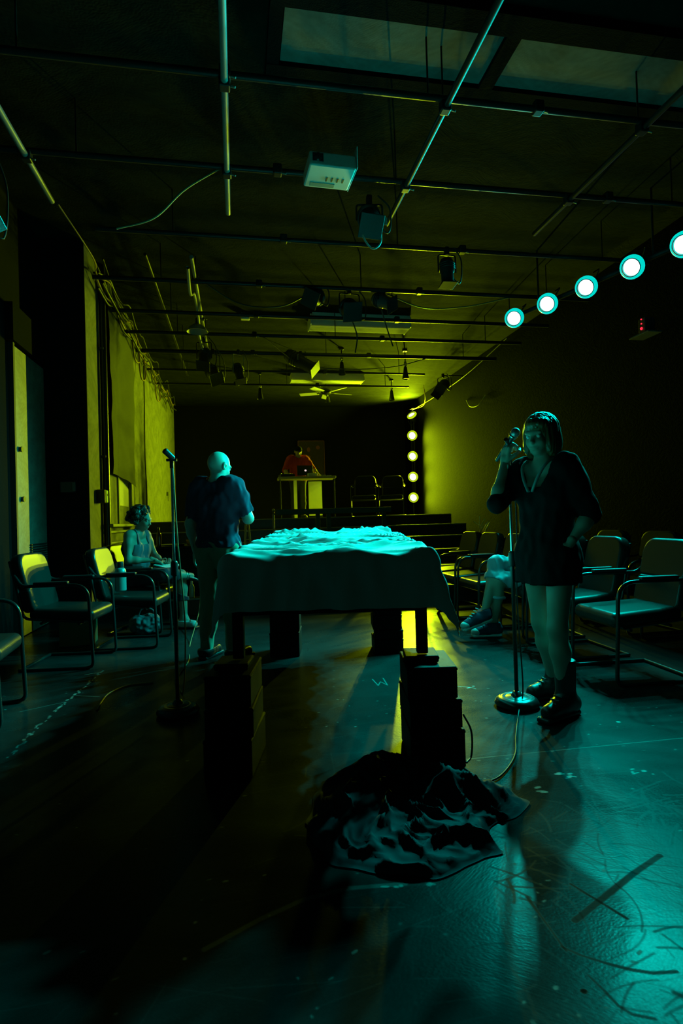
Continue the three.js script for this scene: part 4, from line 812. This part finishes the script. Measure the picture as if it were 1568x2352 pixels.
{ // ---- the seated woman with the notebook
  const o = thing('person', 'seated person with curly hair, headband and tank top writing in notebook', 'person', [-.98, 0, -6.27], EAST - .42);
  const J = joints({ pelvis: [0, .57, -.08], chest: [0, .86, -.08], neck: [0, 1.03, -.05], hipA: [.09, .55, -.07], hipB: [-.09, .55, -.07], shA: [.155, .985, -.06], shB: [-.155, .985, -.07], elA: [.235, .755, -.01], wrA: [.09, .70, .17], elB: [-.225, .745, -.03], wrB: [-.06, .735, .16], knA: [.13, .56, .36], knB: [-.19, .60, .34], anA: [.10, .10, .40], anB: [.16, .545, .46] });
  const head = headShapes(V(-.0, 1.165, -.005), quat(.05, .26, .04), .95);
  const hA = handShapes(J.wrA, [-.5, -.1, .8], [0, .8, .2], [-.7, .2, .3], .5), hB = handShapes(J.wrB, [.5, -.35, .7], [.1, -1, .1], [1, .2, .2], .7);
  const bodyS = [...torsoShapes(J, .86), ...armShapes(J.shA, J.elA, J.wrA, .82), ...armShapes(J.shB, J.elB, J.wrB, .82), ...legShapes(J.hipA, J.knA, J.anA, .92), ...legShapes(J.hipB, J.knB, J.anB, .92), ...footShapes(J.anA, V(.10, .05, .36), V(.09, .04, .53)), cap(V(0, 1.01, -.06), V(0, 1.1, -.025), .048, .046)];
  part('body', [solid(bodyS, .035, .011), solid([...head.shapes, cap(V(0, 1.04, -.045), V(0, 1.1, -.025), .045)], .022, .005, 0, null, head.carve), solid(hB, .01, .004), solid(hA, .01, .004)], M.skin, o);
  addEyes(head, o);
  part('tank_top', solid(torsoShapes(J, .86), .04, .009, .01, (x, y, z) => Math.max(.56 - y, y - (Math.abs(Math.abs(x) - .085) < .022 ? 1.06 : z > -.08 ? .90 : .93), Math.abs(x) - .15), null, folds(.005, 16)), M.blueTop, o);
  part('trousers', solid([cap(J.hipA, J.hipB, .105), ...legShapes(J.hipA, J.knA, J.anA, 1.0), ...legShapes(J.hipB, J.knB, J.anB, 1.0)], .035, .011, .016, (x, y, z) => { const p = V(x, y, z); return Math.max(y - .66, p.distanceTo(J.anA) < .2 ? .2 - p.distanceTo(J.anA) : -1, p.distanceTo(J.anB) < .22 ? .22 - p.distanceTo(J.anB) : -1); }, null, folds(.008, 12)), M.darkDenim, o);
  const q = quat(.05, .26, .04), c = V(0, 1.165, -.005), P = (x, y, z) => V(x, y, z).applyQuaternion(q).add(c);
  const curls = [ell(P(0, .03, -.03), [.092, .095, .10], q)];
  seed = 21; for (let k = 0; k < 90; k++) { const a = rr(0, 6.28), b = rr(-.5, 1.3), x = Math.cos(a) * Math.cos(b), z = Math.sin(a) * Math.cos(b), y = Math.sin(b); if (z > .35 && y < .62) continue; const rad = rr(.098, .132), p = P(x * rad, .012 + y * rad, -.03 + z * rad); curls.push({ ...ell(p, [rr(.02, .036), rr(.018, .03), rr(.02, .034)], q), k: .01 }); }
  part('hair', solid(curls, .012, .006, 0, null, [ell(P(0, -.03, .11), [.055, .075, .06], q)], (x, y, z) => .004 * n3(x * 70, y * 70, z * 70)), M.hairDark, o);
  part('headband', new THREE.TorusGeometry(.097, .0085, 8, 40, Math.PI).scale(1, 1.02, 1.6).rotateX(-.25).applyQuaternion(q).translate(...P(0, .028, .005).toArray()), M.steelBottle, o);
  shoe(o, 'sandal', V(.10, .05, .35), V(.085, .05, .54), J.anA, 0, M.rubber, { high: .07, sole: M.plastic });
  shoe(o, 'sandal', V(.155, .555, .44), V(.33, .50, .50), J.anB, 0, M.rubber, { high: .07, sole: M.plastic });
  for (const k of [0, 1]) part('bracelet', new THREE.TorusGeometry(.036, .006, 8, 24).applyQuaternion(new THREE.Quaternion().setFromUnitVectors(V(0, 0, 1), J.anB.clone().sub(J.knB).normalize())).translate(...J.knB.clone().lerp(J.anB, .78 + k * .07).toArray()), M.chrome, o);
  const nb = thing('notebook', 'open notebook on the lap of the seated person', 'notebook', [0, 0, 0]);
  const p = V(.02, .675, .26).applyAxisAngle(V(0, 1, 0), EAST - .42).add(V(-.98, 0, -6.27)); nb.position.copy(p); nb.rotation.set(.22, EAST - .42, .08, 'YXZ');
  part('pages', rbox(.24, .012, .17, .003, 0, 0, 0), M.paper, nb); part('cover', rbox(.25, .006, .18, .003, 0, -.009, 0), M.plastic, nb);
}
{ // ---- the seated person on the right, mostly hidden behind the standing woman
  const o = thing('person', 'seated person in rolled jeans and sneakers with crossed legs', 'person', [2.74, 0, -4.80], WEST - .04);
  const J = joints({ pelvis: [0, .57, -.08], chest: [0, .88, -.12], neck: [0, 1.06, -.10], hipA: [.09, .55, -.06], hipB: [-.09, .55, -.06], shA: [.17, 1.01, -.11], shB: [-.17, 1.01, -.11], elA: [.25, .78, -.02], wrA: [.12, .72, .2], elB: [-.25, .78, -.02], wrB: [-.05, .74, .2], knA: [.06, .50, .44], knB: [-.02, .655, .42], anA: [.03, .10, .49], anB: [.10, .235, .60] });
  const head = headShapes(V(0, 1.2, -.05), quat(.1, .15), .98);
  const hA = handShapes(J.wrA, [-.4, -.2, .8], [0, -1, 0], [-1, 0, 0], .5), hB = handShapes(J.wrB, [.4, -.2, .8], [0, -1, 0], [1, 0, 0], .5);
  const bodyS = [...torsoShapes(J, .95), ...armShapes(J.shA, J.elA, J.wrA, .92), ...armShapes(J.shB, J.elB, J.wrB, .92), ...legShapes(J.hipA, J.knA, J.anA, .95), ...legShapes(J.hipB, J.knB, J.anB, .95), ...footShapes(J.anA, V(.03, .05, .45), V(.02, .045, .64)), cap(V(0, 1.04, -.1), V(0, 1.13, -.065), .054, .05)];
  part('body', [solid(bodyS, .035, .011), solid([...head.shapes, cap(V(0, 1.07, -.09), V(0, 1.13, -.065), .05)], .022, .005, 0, null, head.carve), solid(hB, .01, .004), solid(hA, .01, .004)], M.skin, o);
  addEyes(head, o);
  part('t_shirt', solid([...torsoShapes(J, .97), ...armShapes(J.shA, J.elA, J.wrA, 1).slice(0, 1), ...armShapes(J.shB, J.elB, J.wrB, 1).slice(0, 1)], .05, .011, .018, (x, y) => .54 - y, [cap(V(0, 1.085, -.09), V(0, 1.25, -.05), .07, .09)], folds(.008, 13)), M.blackCloth, o);
  part('jeans', solid([cap(J.hipA, J.hipB, .108), ...legShapes(J.hipA, J.knA, J.anA, 1.05), ...legShapes(J.hipB, J.knB, J.anB, 1.05)], .03, .010, .016, (x, y, z) => { const p = V(x, y, z); return Math.max(y - .74, p.distanceTo(J.anA) < .27 ? .27 - p.distanceTo(J.anA) : -1, p.distanceTo(J.anB) < .32 ? .32 - p.distanceTo(J.anB) : -1); }, null, folds(.009, 14)), M.jeans, o);
  for (const [k, a, t] of [[J.knA, J.anA, .34], [J.knB, J.anB, .30]]) part('rolled_cuff', new THREE.TorusGeometry(.066, .014, 8, 28).applyQuaternion(new THREE.Quaternion().setFromUnitVectors(V(0, 0, 1), a.clone().sub(k).normalize())).translate(...k.clone().lerp(a, t).toArray()), M.jeans, o);
  shoe(o, 'sneaker', V(.03, .055, .45), V(.015, .055, .66), J.anA, 0, M.canvas, { high: .12, cap: 1, laces: M.rubber, sole: M.rubber });
  shoe(o, 'sneaker', V(.11, .205, .58), V(.13, .14, .80), J.anB, 0, M.canvas, { high: .12, cap: 1, laces: M.rubber, sole: M.rubber });
  const q = quat(.1, .15), c = V(0, 1.2, -.05), P = (x, y, z) => V(x, y, z).applyQuaternion(q).add(c);
  part('hair', solid([ell(P(0, .035, -.025), [.09, .09, .1], q)], .02, .007, 0, null, [ell(P(0, -.05, .09), [.08, .085, .09], q)]), M.hairDark, o);
}
{ // ---- the person at the sound desk
  const o = thing('person', 'person in red shirt and cap working behind the sound desk', 'person', [1.42, 1.14, -13.15], .12);
  const J = joints({ pelvis: [0, .95, 0], chest: [0, 1.26, .05], neck: [0, 1.43, .08], hipA: [.09, .91, 0], hipB: [-.09, .91, 0], shA: [.19, 1.375, .07], shB: [-.19, 1.375, .07], elA: [.34, 1.15, .15], wrA: [.42, 1.0, .33], elB: [-.33, 1.12, .13], wrB: [-.28, .99, .34], knA: [.1, .5, .02], knB: [-.1, .5, .02], anA: [.11, .08, 0], anB: [-.11, .08, 0] });
  const head = headShapes(V(0, 1.555, .13), quat(0, .4), 1.0);
  const hA = handShapes(J.wrA, [.1, -.3, .9], [0, -1, 0], [-1, 0, 0], .4), hB = handShapes(J.wrB, [.1, -.3, .9], [0, -1, 0], [1, 0, 0], .4);
  const bodyS = [...torsoShapes(J), ...armShapes(J.shA, J.elA, J.wrA), ...armShapes(J.shB, J.elB, J.wrB), ...legShapes(J.hipA, J.knA, J.anA), ...legShapes(J.hipB, J.knB, J.anB), ...footShapes(J.anA, V(.11, .04, -.04), V(.13, .035, .15)), ...footShapes(J.anB, V(-.11, .04, -.04), V(-.13, .035, .15)), cap(V(0, 1.4, .07), V(0, 1.49, .11), .058, .054)];
  part('body', [solid(bodyS, .035, .013), solid([...head.shapes, cap(V(0, 1.45, .09), V(0, 1.49, .11), .054)], .022, .006, 0, null, head.carve), solid(hB, .01, .005), solid(hA, .01, .005)], M.skin, o);
  part('red_shirt', solid([...torsoShapes(J, 1.03), ...armShapes(J.shA, J.elA, J.wrA, 1.1).slice(0, 2), ...armShapes(J.shB, J.elB, J.wrB, 1.1).slice(0, 2)], .05, .013, .02, (x, y) => .88 - y, [cap(V(0, 1.465, .095), V(0, 1.62, .14), .076, .1)], folds(.008, 12)), M.red, o);
  part('trousers', solid([cap(J.hipA, J.hipB, .108), ...legShapes(J.hipA, J.knA, J.anA, 1.08), ...legShapes(J.hipB, J.knB, J.anB, 1.08)], .03, .014, .014, (x, y) => Math.max(y - .98, .06 - y)), M.darkDenim, o);
  const q = quat(0, .4), c = V(0, 1.555, .13), P = (x, y, z) => V(x, y, z).applyQuaternion(q).add(c);
  part('cap', solid([ell(P(0, .05, -.015), [.088, .075, .105], q), ell(P(0, .045, .10), [.065, .008, .06], q)], .02, .006), M.blackCloth, o);
  shoe(o, 'shoe', V(.11, .05, -.05), V(.13, .05, .17), J.anA, 0, M.leather, { high: .09 }); shoe(o, 'shoe', V(-.11, .05, -.05), V(-.13, .05, .17), J.anB, 0, M.leather, { high: .09 });
}

// ------------------------------------------------------------------ small things
{
  const o = thing('water_bottle', 'metal water bottle standing on the padded chair seat', 'bottle', [-1.07, .50, -5.52]);
  part('flask', lathe([[.001, 0], [.046, 0], [.05, .01], [.05, .17], [.044, .20], [.03, .215], [.001, .215]], 28), M.steelBottle, o);
  part('cap', lathe([[.001, .215], [.03, .215], [.032, .22], [.032, .262], [.026, .27], [.001, .27]], 24), M.plastic, o);
}
{
  const o = thing('tote_bag', 'crumpled grey bag on the floor under the seated person', 'bag', [-.93, 0, -6.0], .4);
  part('sack', solid([ell([0, .09, 0], [.15, .10, .10]), ell([.05, .14, .02], [.08, .06, .07]), ell([-.08, .12, -.02], [.07, .08, .07])], .04, .009, 0, above(.003), null, (x, y, z) => .012 * n3(x * 16, y * 16, z * 16)), M.bag, o);
  part('strap', tube([[-.08, .18, 0], [-.04, .26, .02], [.05, .25, .03], [.09, .18, .02]], .008, 30), M.bag, o);
}
{
  const o = thing('cardboard_box', 'small cardboard box standing behind the alcove chair', 'box', [-1.50, 0, -5.75], .1);
  for (const [w, h, d, x, y, z] of [[.3, .24, .008, 0, .12, .11], [.3, .24, .008, 0, .12, -.11], [.008, .24, .22, .146, .12, 0], [.008, .24, .22, -.146, .12, 0], [.3, .008, .22, 0, .004, 0]]) part('panel', box(w, h, d, x, y, z), M.box, o);
  part('flap', box(.3, .006, .11, 0, .25, .055).rotateX(.1), M.box, o);
}
{
  const o = thing('side_cabinet', 'black cabinet with bottles on top beside the left wall', 'cabinet', [-.75, .19, -7.55]);
  part('carcass', rbox(.55, .60, .40, .008, 0, .30, 0), M.blackWood, o); part('top', rbox(.60, .03, .45, .006, 0, .618, 0), M.blackWood, o);
  part('door', rbox(.50, .54, .016, .004, 0, .30, .206), M.blackWood, o);
  const Y = .19 + .633;
  const b = thing('beer_bottle', 'brown beer bottle on the black cabinet', 'bottle', [-.98, Y, -7.5]);
  part('glass', lathe([[.001, 0], [.03, 0], [.031, .01], [.031, .13], [.026, .16], [.014, .19], [.0125, .23], [.014, .235], [.001, .236]], 22), M.brownGlass, b); part('cap', lathe([[.001, .245], [.013, .244], [.0145, .232]], 16), M.chrome, b);
  const p = thing('plate', 'shallow pale plate on the black cabinet', 'plate', [-.84, Y, -7.46]);
  part('dish', lathe([[.001, .006], [.06, .006], [.11, .022], [.112, .026], [.06, .012], [.001, .011]], 32), M.white, p);
  const c = thing('cup', 'orange cup on the black cabinet edge', 'cup', [-.60, Y, -7.5]);
  part('wall', lathe([[.001, 0], [.034, 0], [.046, .075], [.043, .075], [.032, .006], [.001, .006]], 24), std('orange plastic', [.5, .2, .03], .4), c);
  const d = thing('small_dish', 'small glass dish between plate and cup', 'dish', [-.70, Y, -7.42]);
  part('bowl', lathe([[.001, 0], [.03, 0], [.045, .03], [.042, .03], [.028, .005], [.001, .005]], 24), M.chrome, d);
}
{
  const o = thing('spray_bottle', 'small bottle standing on the lowest platform step', 'bottle', [-.57, .19, -7.22]);
  part('flask', lathe([[.001, 0], [.03, 0], [.032, .01], [.032, .13], [.02, .16], [.012, .17]], 22), M.steelBottle, o); part('cap', lathe([[.001, .205], [.014, .205], [.016, .17], [.012, .168]], 16), M.white, o);
}
{
  const o = thing('backpack', 'dark backpack with straps on the step behind the seated person', 'bag', [-.26, .19, -7.35], .2);
  part('sack', solid([ell([0, .16, 0], [.16, .17, .11]), ell([0, .12, .08], [.11, .10, .06]), ell([0, .28, -.02], [.11, .08, .08])], .03, .01, 0, above(.002), null, (x, y, z) => .008 * n3(x * 14, y * 14, z * 14)), M.bag, o);
  for (const s of [-1, 1]) part('strap', tube([[s * .07, .32, .05], [s * .1, .42, .06], [s * .13, .36, .09], [s * .12, .22, .12]], .010, 30), M.bag, o);
}
{
  const o = thing('potted_twigs', 'small vase of twigs behind the far right chairs', 'vase', [3.15, .0, -6.95]);
  part('vase', lathe([[.001, 0], [.06, 0], [.07, .1], [.06, .5], [.03, .7], [.035, .78], [.028, .78], [.022, .7]], 24), M.brownGlass, o);
  seed = 33; for (let k = 0; k < 7; k++) part('twig', tube([[0, .7, 0], [rr(-.05, .05), .9, rr(-.05, .05)], [rr(-.12, .12), rr(.98, 1.1), rr(-.1, .1)]], .006, 16, 5), M.yellowPaint, o);
}
single('wall_fitting', [rbox(.05, .10, .04, .01, XL + .03, 1.86, -14.6), rod(V(XL + .04, 1.8, -14.6), V(XL + .04, 1.68, -14.6), .012)], M.trim, 'small pale fitting at the far end of the left wall', 'wall fitting');
renderer.render(scene, camera);
